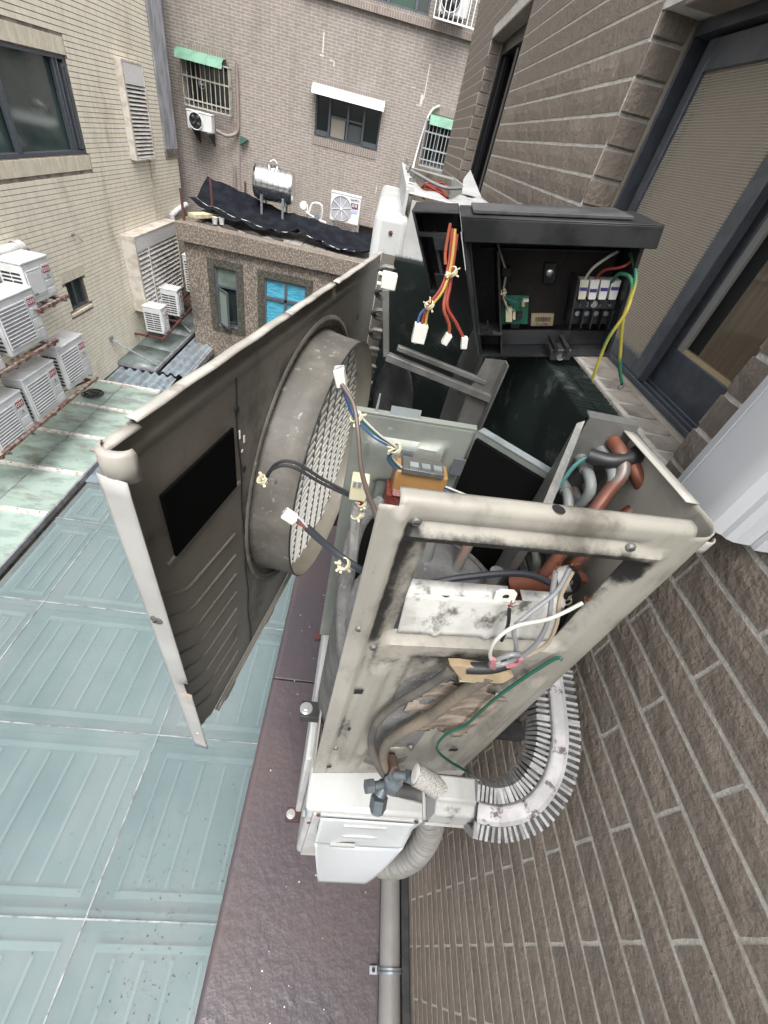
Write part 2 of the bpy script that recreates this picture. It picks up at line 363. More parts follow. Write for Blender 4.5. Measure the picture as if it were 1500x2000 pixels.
def louvre(loc, w, h, nsl, perf, depth, label, split=None):
    y0, zt = loc; t = thing('louvre_vent', (XL, y0+w/2, zt-h), label, 'louvre', 'white louvre vents on the cream wall')
    x0, x1 = XL+.006, XL+depth
    m = MB(); m.box(x0,x1,y0,y0+.07,zt-h,zt); m.box(x0,x1,y0+w-.05,y0+w,zt-h,zt); m.box(x0,x1,y0+.07,y0+w-.05,zt-.04,zt); m.box(x0,x1,y0+.07,y0+w-.05,zt-h,zt-h+.03)
    m.build('frame', M_louvrefr, t, bev=.006)
    MB().box(x0,x0+.01,y0+.07,y0+w-.05,zt-h+.03,zt-.04).build('back_panel', M_slot, t)
    MB().box(x1-.03,x1-.005,y0+.07,y0+w-.05,zt-perf,zt-.04).build('perforated_panel', M_perf, t)
    cols = [(y0+.075, y0+w-.055)] if not split else [(y0+.075, y0+split-.02), (y0+split+.02, y0+w-.055)]
    if split: MB().box(x1-.05,x1,y0+split-.018,y0+split+.018,zt-h+.03,zt-perf).build('mullion', M_louvre, t)
    hh = (h-perf-.03)/nsl
    for a, b in cols:
        me = MB().prism([(-.018,-(b-a)/2,hh*.20),(-.014,-(b-a)/2,hh*.30),(.024,-(b-a)/2,-hh*.12),(.024,-(b-a)/2,-hh*.30)], (0,b-a,0)).mesh('slat'); me.materials.append(M_louvre)
        for i in range(nsl): inst('slat', me, (x1-.035, (a+b)/2, zt-h+.03+hh*(i+.45)), t)
    return t
louvre((11.43,.05), .95, 1.52, 18, .34, .14, 'tall narrow white louvre vent high on the cream tiled wall')
louvre((10.33,-2.66), 2.32, 1.56, 13, .30, .30, 'wide white louvre vent low on the cream tiled wall', split=.62)

# downpipes
t = thing('white_downpipe', (XL+.08,13.0,-4.5), 'white pvc downpipe running down beside the wide louvre', 'pipe')
MB().tube([(XL+.08,12.98,-2.6),(XL+.08,13.0,-4.4)],.06,n=12).build('pipe', M_pvc, t)
MB().tube([(XL+.08,12.98,-2.62),(XL+.1,13.35,-2.55),(XL+.1,13.95,-2.5)],.065,n=12).build('elbow', M_pvc, t)
t = thing('white_elbow_pipe', (XL+.1,7.0,-3), 'white pvc elbow pipe at left edge above the upper air conditioners', 'pipe')
MB().tube([(XL+.1,5.5,-2.33),(XL+.1,7.25,-2.33)],.075,n=12).build('pipe', M_pvc, t)
MB().lathe([(.09,0),(.09,.14),(.075,.16)],(XL+.1,7.12,-2.33),(0,1,0),14).build('collar', M_pvc, t)
MB().tube([(XL+.1,7.3,-2.36),(XL+.1,7.32,-3.2)],.075,n=12).build('riser', M_pipebrown, t)

# ---------------------------------------------------------------- wall air conditioners on racks
slat_cache = {}
def ac_unit(loc, w, h, d, label, group, fine=False, face=0, kind='bars', badge=True, fanside=None):
    """front faces local +X (w runs along Y). loc = centre of the base."""
    t = thing('condenser_unit', loc, label, 'air conditioner', group)
    B = Matrix.Translation(Vector(loc)) @ Matrix.Rotation(face, 4, 'Z')
    hd, hw = d/2, w/2
    m = MB(B); m.box(-hd,hd,-hw,hw,.02,h-.03); m.build('case', M_acwhite, t, bev=.018, seg=3)
    m = MB(B); m.box(-hd-.008,hd+.008,-hw-.008,hw+.008,h-.035,h); m.build('lid', M_acwhite, t, bev=.012)
    m = MB(B); m.lathe([(.0,.004),(.10,.004),(.11,0)],(-.02,-.02,h),(0,0,1),20); m.build('lid_emboss', M_acwhite, t)
    for yy in (-hw*.7, hw*.7): m = MB(B); m.box(-hd+.02,hd+.03,yy-.02,yy+.02,0,.02); m.build('foot', M_galv, t)
    g0, g1 = -hw+.05, hw-.24
    if kind == 'bars':
        m = MB(B); m.box(hd,hd+.004,g0,g1,.12,h-.13); m.build('grille_back', mat_grille, t)
        m = MB(B); m.box(hd,hd+.012,g0-.015,g0,.105,h-.115); m.box(hd,hd+.012,g1,g1+.015,.105,h-.115); m.box(hd,hd+.012,g0,g1,h-.13,h-.115); m.box(hd,hd+.012,g0,g1,.105,.12); m.build('grille_frame', M_acwhite, t)
        ns = 26 if fine else 10; key = (round(g1-g0,3), fine)
        if key not in slat_cache: slat_cache[key] = boxmesh('slat', .012, g1-g0, .008 if not fine else .009, M_whitebar)
        for i in range(ns):
            p = B @ Vector((hd+.008,(g0+g1)/2,.13+(h-.27)*(i+.5)/ns)); inst('slat', slat_cache[key], p, t, rot=(0,0,face))
        for i in range(4):
            m = MB(B); zc = h-.10-i*(h-.14)/4; zz = zc-(h-.2)/4
            m.box(hd-.002,hd+.006,hw-.20,hw-.03,zz+.012,zc); pp = m.build('button_panel', M_acwhite, t, bev=.012)
            if i == 0:
                m = MB(B); m.box(hd+.006,hd+.009,hw-.19,hw-.04,zc-.11,zc-.025); bd = m.build('badge', M_red, pp)
                m = MB(B)
                m.lathe([(.026,.0),(.026,.002),(.016,.002),(.016,0)],(hd+.009,hw-.16,zc-.068),(1,0,0),14)
                for k in range(2):
                    yb = hw-.125+k*.042
                    m.box(hd+.009,hd+.011,yb,yb+.032,zc-.052,zc-.046); m.box(hd+.009,hd+.011,yb,yb+.032,zc-.070,zc-.064); m.box(hd+.009,hd+.011,yb,yb+.032,zc-.088,zc-.082); m.box(hd+.009,hd+.011,yb+.013,yb+.019,zc-.098,zc-.04)
                m.build('badge_lettering', M_print, bd)
            if i == 1:
                m = MB(B); m.box(hd+.006,hd+.008,hw-.13,hw-.09,zc-.06,zc-.03); m.box(hd+.006,hd+.008,hw-.15,hw-.07,zc-.08,zc-.07); m.build('print', M_greyprint, pp)
        m = MB(B); m.box(hd+.012,hd+.018,g0+.01,g0+.09,.135,.155); m.build('nameplate', M_greyprint, t)
    else:
        c = (hd, fanside if fanside is not None else -hw*.28, h*.5); r = h*.40
        m = MB(B); m.lathe([(0,-.03),(r,-.03),(r,.0)],(hd+.031,c[1],c[2]),(1,0,0),28); m.build('fan_recess', M_slot, t)
        m = MB(B); m.lathe([(r,.031),(r+.012,.036),(r+.02,.03)],(hd,c[1],c[2]),(1,0,0),28); m.build('fan_ring', M_acwhite, t)
        hub = MB(B); hub.cyl((hd+.01,c[1],c[2]),(hd+.034,c[1],c[2]),r*.18,n=14); hb = hub.build('fan_hub', M_dark, t)
        if kind == 'blades':
            for k in range(4):
                a0 = k*math.pi/2+.4; m = MB(B)
                pts = []
                for q in range(5): aa = a0+q*.2; pts.append((hd+.012+.004*q, c[1]+r*.9*math.cos(aa), c[2]+r*.9*math.sin(aa)))
                m.add([(hd+.015,c[1]+r*.15*math.cos(a0),c[2]+r*.15*math.sin(a0)),(hd+.03,c[1]+r*.15*math.cos(a0+.9),c[2]+r*.15*math.sin(a0+.9))]+pts[::-1], [tuple(range(7))])
                m.build('fan_blade', M_dark, t, solid=.004)
        else:
            m = MB(B); m.lathe([(0,.02),(r*.97,.02)],(hd+.0,c[1],c[2]),(1,0,0),28); m.build('fan_disc', mat_grille, t)
            for k in range(8):
                a0 = k*math.pi/4+.2; m = MB(B); m.bar((hd+.034,c[1]+r*.1*math.cos(a0),c[2]+r*.1*math.sin(a0)),(hd+.034,c[1]+r*math.cos(a0),c[2]+r*math.sin(a0)),.012,.008,(1,0,0)); m.build('grille_spoke', M_whitebar, t)
            m = MB(B); m.cyl((hd+.034,c[1],c[2]),(hd+.042,c[1],c[2]),r*.14,n=12); m.build('grille_hub', M_whitebar, t)
    # slots on the end that faces local -Y
    nr = max(5, int(h/.075))
    for i in range(nr):
        for k in range(2):
            m = MB(B); zc = .08+i*(h-.2)/nr; xa = -hd+.04+k*(d-.08)/2
            m.box(xa, xa+(d-.10)/2, -hw-.004, -hw+.01, zc, zc+.030); m.build('slot', M_slot, t, bev=.005)
    return t
mat_grille = mat('grey_grille_mesh', (.36,.36,.40), .6, col2=(.29,.29,.32), ns=4)  # own grey of the fine mesh behind slats and spokes
GL = 'white air conditioners racked on the cream wall'
ac_unit((-4.90,6.72,-4.18), .72, .72, .30, 'white air conditioner at the right end of the lower rack, coiled cable beside it', GL)
ac_unit((-4.90,5.85,-4.28), .74, .72, .30, 'dusty white air conditioner in the middle of the lower rack', GL)
ac_unit((-4.90,5.02,-4.36), .74, .70, .30, 'white air conditioner at the left end of the lower rack', GL)
ac_unit((-4.90,5.90,-3.26), .80, .74, .32, 'largest white air conditioner on the middle rack at the left edge', GL)
ac_unit((-4.90,4.98,-3.36), .74, .72, .30, 'sliver of a white air conditioner cut by the left edge on the middle rack', GL)
ac_unit((-4.95,6.58,-2.80), .58, .56, .34, 'white air conditioner with fine-slatted grille alone on the topmost bracket', GL, fine=True)
def rack(y0, y1, z, label):
    t = thing('steel_rack', (-4.75,(y0+y1)/2,z), label, 'rack', 'rusty racks under the wall air conditioners')
    MB().bar((-4.72,y0,z),(-4.72,y1,z),.045,.045).build('front_rail', M_rust, t)
    MB().bar((-5.05,y0,z),(-5.05,y1,z),.045,.045).build('rear_rail', M_rust, t)
    for y in (y0+.1, (y0+y1)/2, y1-.1):
        MB().bar((XL,y,z-.03),(-4.70,y,z-.03),.04,.04).build('arm', M_rust, t)
        MB().bar((XL,y,z-.45),(-4.85,y,z-.05),.03,.03).build('brace', M_rust, t)
rack(4.5,7.10,-4.26,'long rusty red steel rack under the lower row of air conditioners')
rack(4.5,6.42,-3.32,'rusty steel rack under the middle row of air conditioners')
rack(6.2,6.98,-2.83,'short pale steel bracket under the topmost air conditioner')
# small units under the wide louvre
ac_unit((-5.02,10.35,-4.62), .36, .62, .42, 'small grey-topped condenser nearest the camera under the wide louvre', 'small condensers below the wide louvre', kind='bars')
ac_unit((-5.02,11.35,-4.52), .36, .66, .42, 'small condenser standing second under the wide louvre', 'small condensers below the wide louvre', kind='bars')
ac_unit((-4.95,12.8,-4.35), .36, .95, .40, 'tall slotted condenser half hidden behind the granite corner', 'small condensers below the wide louvre', kind='bars')
t = thing('unit_platform', (-5.0,11.0,-4.7), 'dark steel platform carrying the small condensers below the louvre', 'platform')
for x in (-5.2,-4.8): MB().bar((x,10.0,-4.66),(x,13.2,-4.42),.04,.04).build('rail', M_darkrust, t)
for y,zz in ((10.1,-4.68),(11.1,-4.6),(12.4,-4.5)): MB().bar((XL,y,zz),(-4.75,y,zz),.04,.04).build('arm', M_darkrust, t)

# ---------------------------------------------------------------- grey metal canopy and corrugated gutter roof
t = thing('metal_canopy', (-5,10,-5.1), 'grey green sheet metal canopy hung on two struts below the louvre', 'canopy')
MB().add([(-5.5,9.15,-4.98),(-4.68,9.15,-5.02),(-4.68,10.15,-5.02),(-5.5,10.15,-4.98)],[(0,1,2,3)]).build('sheet', M_sheetgrey, t, solid=.02)
MB().add([(-5.5,10.17,-4.975),(-4.68,10.17,-5.015),(-4.68,11.2,-5.015),(-5.5,11.2,-4.975)],[(0,1,2,3)]).build('sheet', M_sheetgrey, t, solid=.02)
MB().add([(-5.5,11.22,-4.97),(-4.68,11.22,-5.01),(-4.68,13.2,-5.01),(-5.5,13.2,-4.97)],[(0,1,2,3)]).build('sheet', M_sheetgrey, t, solid=.02)
MB().bar((-4.67,9.12,-5.03),(-4.67,13.2,-5.03),.05,.07).build('edge_bar', M_corr, t)
MB().bar((-5.5,9.13,-5.02),(-4.65,9.13,-5.04),.05,.06).build('edge_bar', M_corr, t)
for a,b in (((-5.49,9.07,-4.44),(-4.68,9.3,-4.98)), ((-5.49,11.6,-4.35),(-4.66,11.4,-4.95))):
    s_ = MB().tube([a,b],.022,n=8).build('strut', M_galv, t); MB().box(a[0],a[0]+.04,a[1]-.05,a[1]+.05,a[2]-.04,a[2]+.06).build('wall_plate', M_galv, s_)
def corr(name, x0,x1,y0,y1,z0,z1, n, along, label):
    m = MB(); N_ = n*4
    def fn(u, v):
        ph = v % 4; dz = .06 if ph in (1,2) else 0
        f = v/N_
        if along == 'Y': return (x0+(x1-x0)*f, y0+(y1-y0)*u, z0+(z1-z0)*u+dz)
        return (x0+(x1-x0)*u, y0+(y1-y0)*f, z0+(z1-z0)*u+dz)
    m.sheet([0,1], list(range(N_+1)), fn)
    return m.build(name, M_tray, None, solid=.006, smooth=None, origin=((x0+x1)/2,(y0+y1)/2,z0), label=label, cat='roof')
corr('corrugated_roof', -5.48,-4.2, 8.3,9.1,-5.16,-5.13, 7,'Y','blue zinc corrugated roof strip between the canopy and stained glass roof')
corr('corrugated_roof', -4.62,-4.05, 9.2,11.6,-5.12,-5.12, 3,'Y','narrow corrugated roof strip along the outer edge of the metal canopy')
t = MB().bar((-4.02,8.6,-5.2),(-4.02,11.7,-5.2),.06,.14).build('roof_gutter', M_corr, None, label='grey edge gutter beside the narrow corrugated strip', cat='gutter')

# ---------------------------------------------------------------- stained glass roof (older, left)
t = thing('stained_glass_roof', (-4.85,5,-5.1), 'old green glass roof with white rails and brown stains below the racks', 'glass roof')
YR = [0.3,1.3,2.3,3.3,4.3,5.26,6.26,7.25,8.22]
for a,b in zip(YR,YR[1:]):
    for x0,x1 in ((-5.5,-4.98),(-4.96,-4.2)):
        MB().box(x0,x1,a+.02,b-.02,-5.045,-5.03).build('pane', M_oldpane, t)
    MB().box(-4.98,-4.96,a+.03,b-.03,-5.05,-5.022).build('mid_bar', M_silic, t)
for y in YR:
    r_ = MB().bar((-5.5,y,-5.015),(-4.2,y,-5.015),.06,.05).build('rail', M_oldrail, t)
    for x in (-5.3,-4.96,-4.6,-4.3): MB().cyl((x,y,-4.99),(x,y,-4.985),.014,n=8).build('screw_head', M_rust, r_)
MB().bar((-4.18,0.2,-5.04),(-4.18,8.25,-5.04),.03,.09).build('edge_rail', M_corr, t)
tag(MB().box(-4.165,-4.06,-1,5.1,-6.2,-5.9).build('gap_shade_strip', M_black), 'black strip painted for the shade in the gap between the stained roof and the aqua glass canopy', 'gutter')  # black box stands in for the dark void below the gap
m = MB(); N_=12
m.sheet([0,1], list(range(N_+1)), lambda u,v: (-4.15+.02*v+.0, 5.15+u*.5, -5.08+(.03 if v%2 else 0)))
m.build('fluted_flashing', M_tray, None, smooth=None, solid=.004, label='small fluted metal flashing at the corner of the stained roof', cat='flashing')
# cable coil
t = thing('cable_coil', (-5.3,7.7,-5.0), 'loose coil of black cable lying on the stained glass roof', 'cable')
pts = []
for i in range(110):
    a = i*.42; rr = .10+.06*math.sin(i*.37)+.04*math.sin(i*.11); pts.append((-5.28+rr*math.cos(a)*1.2+.05*math.sin(i*.05), 7.65+rr*math.sin(a)+.04*math.cos(i*.07), -5.005+.0004*i))
MB().tube(pts,.010,n=6).build('cable', M_cable, t)

# ---------------------------------------------------------------- aqua glass canopy
GC = thing('aqua_glass_canopy', (-2,2,-5.2), 'aqua frosted glass canopy floor with pale batten stripes, filling the lower left', 'glass canopy')
XC = [-4.05,-3.41,-1.485,.45]; YC = [-2.62,-1.25,.13,1.50,2.875,4.25,5.08]
ZG = -5.0
for x0,x1 in zip(XC,XC[1:]):
    for y0,y1 in zip(YC,YC[1:]):
        p = MB().box(x0+.006,x1-.006,y0+.006,y1-.006,ZG-.012,ZG).build('pane', M_pane, GC)
        fx0,fx1,fy0,fy1 = x0+.13,x1-.13,y0+.13,y1-.13
        m = MB(); zb = ZG-.10
        for a,b,c,d in ((fx0,fx1,fy0,fy0+.05),(fx0,fx1,fy1-.05,fy1),(fx0,fx0+.02,fy0+.05,fy1-.05),(fx1-.02,fx1,fy0+.05,fy1-.05)): m.box(a,b,c,d,zb,zb+.014)
        m.build('batten_frame', M_strip, GC)
        n = max(2, int((fx1-fx0-.3)/.195)); 
        bm_ = boxmesh('batten', .026, fy1-fy0-.16, .014, M_strip)
        for i in range(n): inst('batten', bm_, (fx0+.17+(fx1-fx0-.34)*i/(n-1), (y0+y1)/2, zb+.006), GC)
MB().box(XC[0]-.02,XC[-1],YC[0],YC[-1],ZG-.16,ZG-.13).build('under_board', M_under, GC)
for x in XC[1:-1]: MB().box(x-.006,x+.006,YC[0],YC[-1],ZG-.012,ZG+.002).build('joint', M_silic, GC)
for y in YC[1:-1]:
    MB().box(XC[0],XC[-1],y-.0058,y+.0058,ZG-.012,ZG+.003).build('joint', M_silic, GC)
    MB().box(XC[0],XC[-1],y-.055,y+.055,ZG-.075,ZG-.035).build('purlin', M_under, GC)

# ---------------------------------------------------------------- far building (face y = 14.5, runs along X)
FY = 14.5
FB = thing('far_tiled_building', (-2,FY,-9), 'grey pink tiled building closing the far end with barred windows', 'building')
FH = [(-5.25,-4.22,-.45,.42), (-2.10,-.43,-.43,.40), (.78,1.42,-.44,.50), (-1.08,.32,2.06,3.6), (-.65,-.1,-2.9,-2.12)]
mb = MB(); wall_with_holes(mb, -16, 9, -9, 7.5, FH, lambda a,b,c,d: mb.box(a,b,FY,FY+.3,c,d))
mb.box(-16,9,FY+.3,FY+8,-9,7.5); mb.build('wall', M_brick_far, FB)
# projecting sill band on the upper storey
MB().box(-2.6,2.6,FY-.09,FY-.002,1.88,2.05).build('sill_band', M_soldier, FB)
for a,b,c,d in ((-5.15,-4.25,.46,.62),(-2.1,-.42,.46,.60),(-2.12,-.42,-.60,-.44),(.85,1.45,.56,.70),(-.8,.1,-2.1,-1.95)): MB().box(a,b,FY-.012,FY-.002,c,d).build('upright_tile_band', M_soldier, FB)
# efflorescence streaks on the tiles
M_lime = mat('lime_streak', (.55,.53,.48), .8)
for (x,z,w,h) in ((-2.0,1.05,.03,.34),(-2.02,1.0,.10,.03),(-1.78,.97,.09,.02),(-1.72,.88,.02,.10),(.55,.75,.025,.62),(.5,.65,.06,.18),(.46,.62,.12,.02),(.25,.9,.1,.015),(-.3,-1.3,.02,.15)):
    MB().box(x-w/2,x+w/2,FY-.004,FY-.001,z,z+h).build('lime_streak', M_lime, FB)
def win(x0,x1,z0,z1,cols,glass,frame=M_alu,rail=None):
    w = MB().box(x0,x1,FY+.14,FY+.17,z0,z1).build('window', glass, FB)
    m = MB(); m.box(x0,x1,FY+.07,FY+.13,z1-.045,z1); m.box(x0,x1,FY+.07,FY+.13,z0,z0+.05); m.box(x0,x0+.04,FY+.07,FY+.13,z0+.05,z1-.045); m.box(x1-.04,x1,FY+.07,FY+.13,z0+.05,z1-.045); m.build('frame', frame, w)
    for c in cols: MB().box(c-.025,c+.025,FY+.06,FY+.125,z0+.05,z1-.045).build('mullion', frame, w)
    return w
w1 = win(-5.25,-4.22,-.45,.42,[-4.75],M_glassdark)
m = MB(); m.lathe([(.085,0),(.085,-.004),(.075,-.004),(.075,0)],(-4.95,FY+.135,-.02),(0,-1,0),20); m.box(-5.01,-4.97,FY+.13,FY+.135,-.04,.03); m.box(-4.94,-4.9,FY+.13,FY+.135,-.04,.0); m.build('fan_sticker', M_print, w1)
w2 = win(-2.10,-.43,-.43,.40,[-1.74,-1.27,-.86],M_glassdark)
MB().box(-1.70,-1.33,FY+.128,FY+.138,-.37,.02).build('beige_blind', mat('beige_blind', (.30,.27,.22), .8), w2)
MB().box(-1.24,-.9,FY+.128,FY+.138,-.37,-.05).build('grey_pane', mat('grey_pane', (.07,.08,.085), .3), w2)
MB().box(-1.7,-.86,FY+.10,FY+.135,-.0,.035).build('transom', M_alu, w2)
for a,b in ((-2.06,-1.77),(-.83,-.47)): MB().box(a,b,FY+.05,FY+.11,-.40,-.30).build('low_rail', M_alu, w2)
w3 = win(.78,1.42,-.44,.50,[1.1],M_glassdark)
w4 = win(-1.08,.32,2.06,3.6,[-.85,-.62,.02],M_glassdark)
MB().box(-.58,-.02,FY+.13,FY+.138,2.1,3.5).build('green_shutter', mat('green_shutter', (.03,.07,.05), .5), w4)
MB().box(-.6,-.15,FY+.15,FY+.2,-2.9,-2.12).build('basement_opening', M_slot, FB)
def awning(x0,x1,z,dep,h,mt,label,segs):
    t = thing('window_awning', ((x0+x1)/2,FY,z-h), label, 'awning')
    m = MB(); pr = [(x0,FY-.01,z),(x0,FY-dep*.55,z-h*.12),(x0,FY-dep*.9,z-h*.45),(x0,FY-dep,z-h),(x0,FY-dep+.01,z-h),(x0,FY-dep*.86,z-h*.45),(x0,FY-dep*.5,z-h*.16),(x0,FY-.01,z-.02)]
    m.prism(pr,(x1-x0,0,0)); m.build('canopy', mt, t)
    for i in range(segs+1):
        x = x0+(x1-x0)*i/segs; m = MB(); m.prism([(x-.01,p[1]-.006,p[2]+.004) for p in pr[:4]]+[(x-.01,p[1]-.002,p[2]) for p in pr[3::-1]],(.02,0,0)); m.build('seam', mt, t)
awning(-5.34,-4.28,.52,.42,.20,M_green,'sea green ribbed awning over the left barred window',3)
awning(-2.16,-.39,.54,.35,.20,mat('white_awning',(.48,.51,.54),.35,.2,col2=(.42,.44,.47),ns=2),'white metal awning over the middle sliding window',1)
awning(.80,1.45,.54,.30,.20,M_green,'small sea green awning over the right barred window',1)
def grille(x0,x1,z0,z1,nv,hz,mt,label,y=FY-.22):
    t = thing('window_grille', ((x0+x1)/2,y,z0), label, 'window grille')
    me = MB().cyl((0,0,0),(0,0,z1-z0),.011,n=6).mesh('bar'); me.materials.append(mt)
    for i in range(nv): inst('bar', me, (x0+(x1-x0)*i/(nv-1),y,z0), t)
    for z in hz: MB().bar((x0,y,z),(x1,y,z),.022,.028).build('crossbar', mt, t)
    for x in (x0,x1):
        for z in hz: MB().bar((x,y,z),(x,FY,z),.02,.024).build('side_bar', mt, t)
        for k in range(2): inst('side_upright', me, (x,y+.09+.09*k,z0), t)
    return t
grille(-5.28,-4.18,-.47,.40,11,(-.46,-.34,.06,.38),M_grillebar,'ivory barred window cage on the far wall above a small condenser')
grille(.72,1.50,-.48,.44,9,(-.47,-.34,-.12,.2,.42),M_greybar,'grey barred window cage beside the brown tile corner')
grille(.42,1.38,2.0,3.4,10,(2.0,2.45,3.4),M_whitebar,'white cage at the top holding a condenser',y=FY-.55)
ac_unit((-4.88,FY-.34,-.90), .60, .38, .24, 'small white condenser with open black fan below the ivory barred window', 'condensers on the far building', kind='blades', face=-math.pi/2)
ac_unit((.82,FY-.25,2.10), .66, .52, .26, 'white condenser inside the white cage at the top', 'condensers on the far building', kind='blades', face=-math.pi/2)
t = thing('condenser_bracket', (-4.85,FY-.2,-1.1), 'black angle bracket carrying the small condenser on the far wall', 'bracket')
for x in (-5.05,-4.68):
    MB().bar((x,FY,-.91),(x,FY-.5,-.91),.03,.025).build('arm', M_slot, t); MB().prism([(x,FY,-1.15),(x,FY,-.93),(x,FY-.45,-.93)],(.02,0,0)).build('gusset', M_slot, t)
t = thing('line_set_pipe', (-4.1,FY-.08,-.9), 'taupe insulated pipe curving down from the wall to the small condenser', 'pipe')
MB().tube([(-4.02,FY-.06,.42),(-4.03,FY-.06,-.5),(-4.08,FY-.08,-.76),(-4.3,FY-.2,-.86),(-4.53,FY-.3,-.80)],.04,n=10,k=5).build('insulation', M_pipebrown, t)
MB().cyl((-4.02,FY-.06,.3),(-4.02,FY-.06,.52),.028,n=8).build('end_sleeve', M_pipebrown, t)
tag(MB().cyl((-4.02,FY-.03,-.9),(-4.05,FY-.03,-2.4),.014,n=6).build('thin_conduit', M_pipebrown), 'thin brown conduit running down the far wall left of the tank', 'conduit')
tag(MB().prism([(-4.0,FY-.02,-.80),(-3.78,FY-.15,-.84),(-3.98,FY-.15,-.98)],(0,.14,0)).build('green_wedge_bracket', mat('dark_green_metal',(.03,.08,.06),.5)), 'small dark green wedge bracket on the far wall', 'bracket')
tag(MB().tube([(-4.17,FY-.1,-1.45),(-4.18,FY-.1,-2.4)],.035,n=8).build('wall_riser', M_pipebrown), 'short taupe riser pipe behind the black shade net', 'pipe')
tag(MB().tube([(.98,FY-.06,.72),(.80,FY-.06,.60),(.70,FY-.08,.30),(.60,FY-.08,-.45),(.62,FY-.3,-.62)],.026,n=8,k=5).build('white_wall_pipe', M_pvc), 'thin white pipe running down beside the right barred window', 'pipe')

# ---------------------------------------------------------------- granite building with roof terrace
GY = 11.0
GB = thing('granite_annex', (-2,GY+1.5,-9), 'low speckled granite annex with flat roof in front of the far wall', 'building')
GH = [(-3.80,-3.27,-4.47,-3.09), (-2.61,-1.58,-4.6,-3.11)]
mb = MB(); wall_with_holes(mb, -4.44, 1.2, -9, -2.70, GH, lambda a,b,c,d: mb.box(a,b,GY+.10,GY+.34,c,d))
mb.box(-4.44,-4.2,GY+.34,FY,-9,-2.7); mb.build('wall', M_granite, GB)
MB().box(-4.2,1.2,GY+.36,FY,-9,-2.72).build('core', M_slot, GB)
MB().box(-4.55,1.3,GY-.02,GY+.32,-2.69,-2.32).build('parapet', M_granite, GB, bev=.015)
MB().box(-4.55,-4.25,GY+.32,FY,-2.69,-2.32).build('parapet', M_granite, GB, bev=.015)
MB().box(-4.25,1.3,GY+.32,FY,-2.70,-2.42).build('roof', brickmat('roof_tile_grid','X',(.30,.28,.25),(.25,.23,.21),(.14,.13,.12),.3,.3,.01,(.5,.48,.45)), GB)
# roof tiles as pieces
M_rt = mat('grey_roof_tile', (.27,.25,.23), .6, col2=(.2,.19,.17), ns=6, rv=.12, dirt=(.09,.085,.08), ds=2.5, dlo=.5, dhi=.7)
rtm = boxmesh('roof_tile', .285, .285, .02, M_rt, .004)
for i in range(10):
    for j in range(4): inst('roof_tile', rtm, (-2.6+i*.3, GY+.50+j*.3, -2.41), GB)
for a,b,c,d in GH:
    m = MB(); e = .16
    m.box(a-e,b+e,GY+.085,GY+.098,d,d+e); m.box(a-e,b+e,GY+.085,GY+.098,c-e,c); m.box(a-e,a,GY+.085,GY+.098,c,d); m.box(b,b+e,GY+.085,GY+.098,c,d)
    m.build('window_surround', M_granite2, GB)
gw = MB().box(-3.80,-3.27,GY+.2,GY+.22,-4.47,-3.09).build('window', M_glassdark, GB)
m = MB()
for a,b,c,d in ((-3.80,-3.27,-3.13,-3.09),(-3.80,-3.27,-4.47,-4.43),(-3.80,-3.76,-4.43,-3.13),(-3.31,-3.27,-4.43,-3.13),(-3.76,-3.31,-3.55,-3.50)): m.box(a,b,GY+.13,GY+.19,c,d)
m.build('frame', M_alu, gw)
MB().box(-3.76,-3.31,GY+.17,GY+.18,-3.5,-3.13).build('transom_pane', mat('grey_green_pane',(.14,.17,.15),.15,col2=(.1,.13,.11),ns=3), gw)
B_ = Matrix.Translation((-3.74,GY+.12,-4.0)) @ Matrix.Rotation(R(-42),4,'Z')
m = MB(B_); m.box(0,.40,-.02,.02,.40,.44); m.box(0,.40,-.02,.02,-.44,-.40); m.box(0,.035,-.02,.02,-.40,.40); m.box(.365,.40,-.02,.02,-.40,.40); sa = m.build('open_sash', M_alu, gw)
m = MB(B_); m.box(.035,.365,-.004,.004,-.40,.40); m.build('sash_pane', mat('pale_green_pane',(.20,.25,.22),.2), gw)
gw = MB().box(-2.61,-1.58,GY+.2,GY+.22,-4.6,-3.11).build('window', M_glassdark, GB)
m = MB()
for a,b,c,d in ((-2.61,-1.58,-3.15,-3.11),(-2.61,-2.57,-4.6,-3.15),(-1.62,-1.58,-4.6,-3.15),(-2.57,-1.62,-3.60,-3.53),(-2.12,-2.06,-4.6,-3.15)): m.box(a,b,GY+.12,GY+.19,c,d)
m.build('frame', M_alu, gw)
for a,b,c,d in ((-2.57,-2.12,-3.53,-3.15),(-2.06,-1.62,-3.53,-3.15),(-2.57,-2.12,-4.6,-3.60),(-2.06,-1.62,-4.6,-3.6)): MB().box(a,b,GY+.17,GY+.18,c,d).build('film_pane', M_blueglass, gw)

# rooftop things
t = thing('water_tank', (-2.75,13.3,-2.4), 'shiny stainless steel horizontal water tank on the granite roof', 'water tank')
x0, x1, ty, tz, tr = -3.32,-2.38,13.3,-1.52,.36
pr = [(0,-.05),(tr*.6,-.04),(tr*.93,-.01),(tr,.05)]
n = 6
for i in range(n):
    a = .05+i*(x1-x0-.1)/n; b = .05+(i+1)*(x1-x0-.1)/n
    pr += [(tr+.012,a+.012),(tr+.012,a+.03),(tr,a+.042),(tr,b-.002)]
pr += [(tr,x1-x0-.05),(tr*.93,x1-x0+.01),(tr*.6,x1-x0+.04),(0,x1-x0+.05)]
MB().lathe(pr,(x0,ty,tz),(1,0,0),32).build('tank_shell', M_steel, t)
hm = MB().lathe([(.15,-.06),(.15,.03),(.17,.035),(.17,.05),(.12,.075),(0,.085)],(-2.88,ty,tz+tr),(0,0,1),20).build('manhole_lid', M_steel, t)
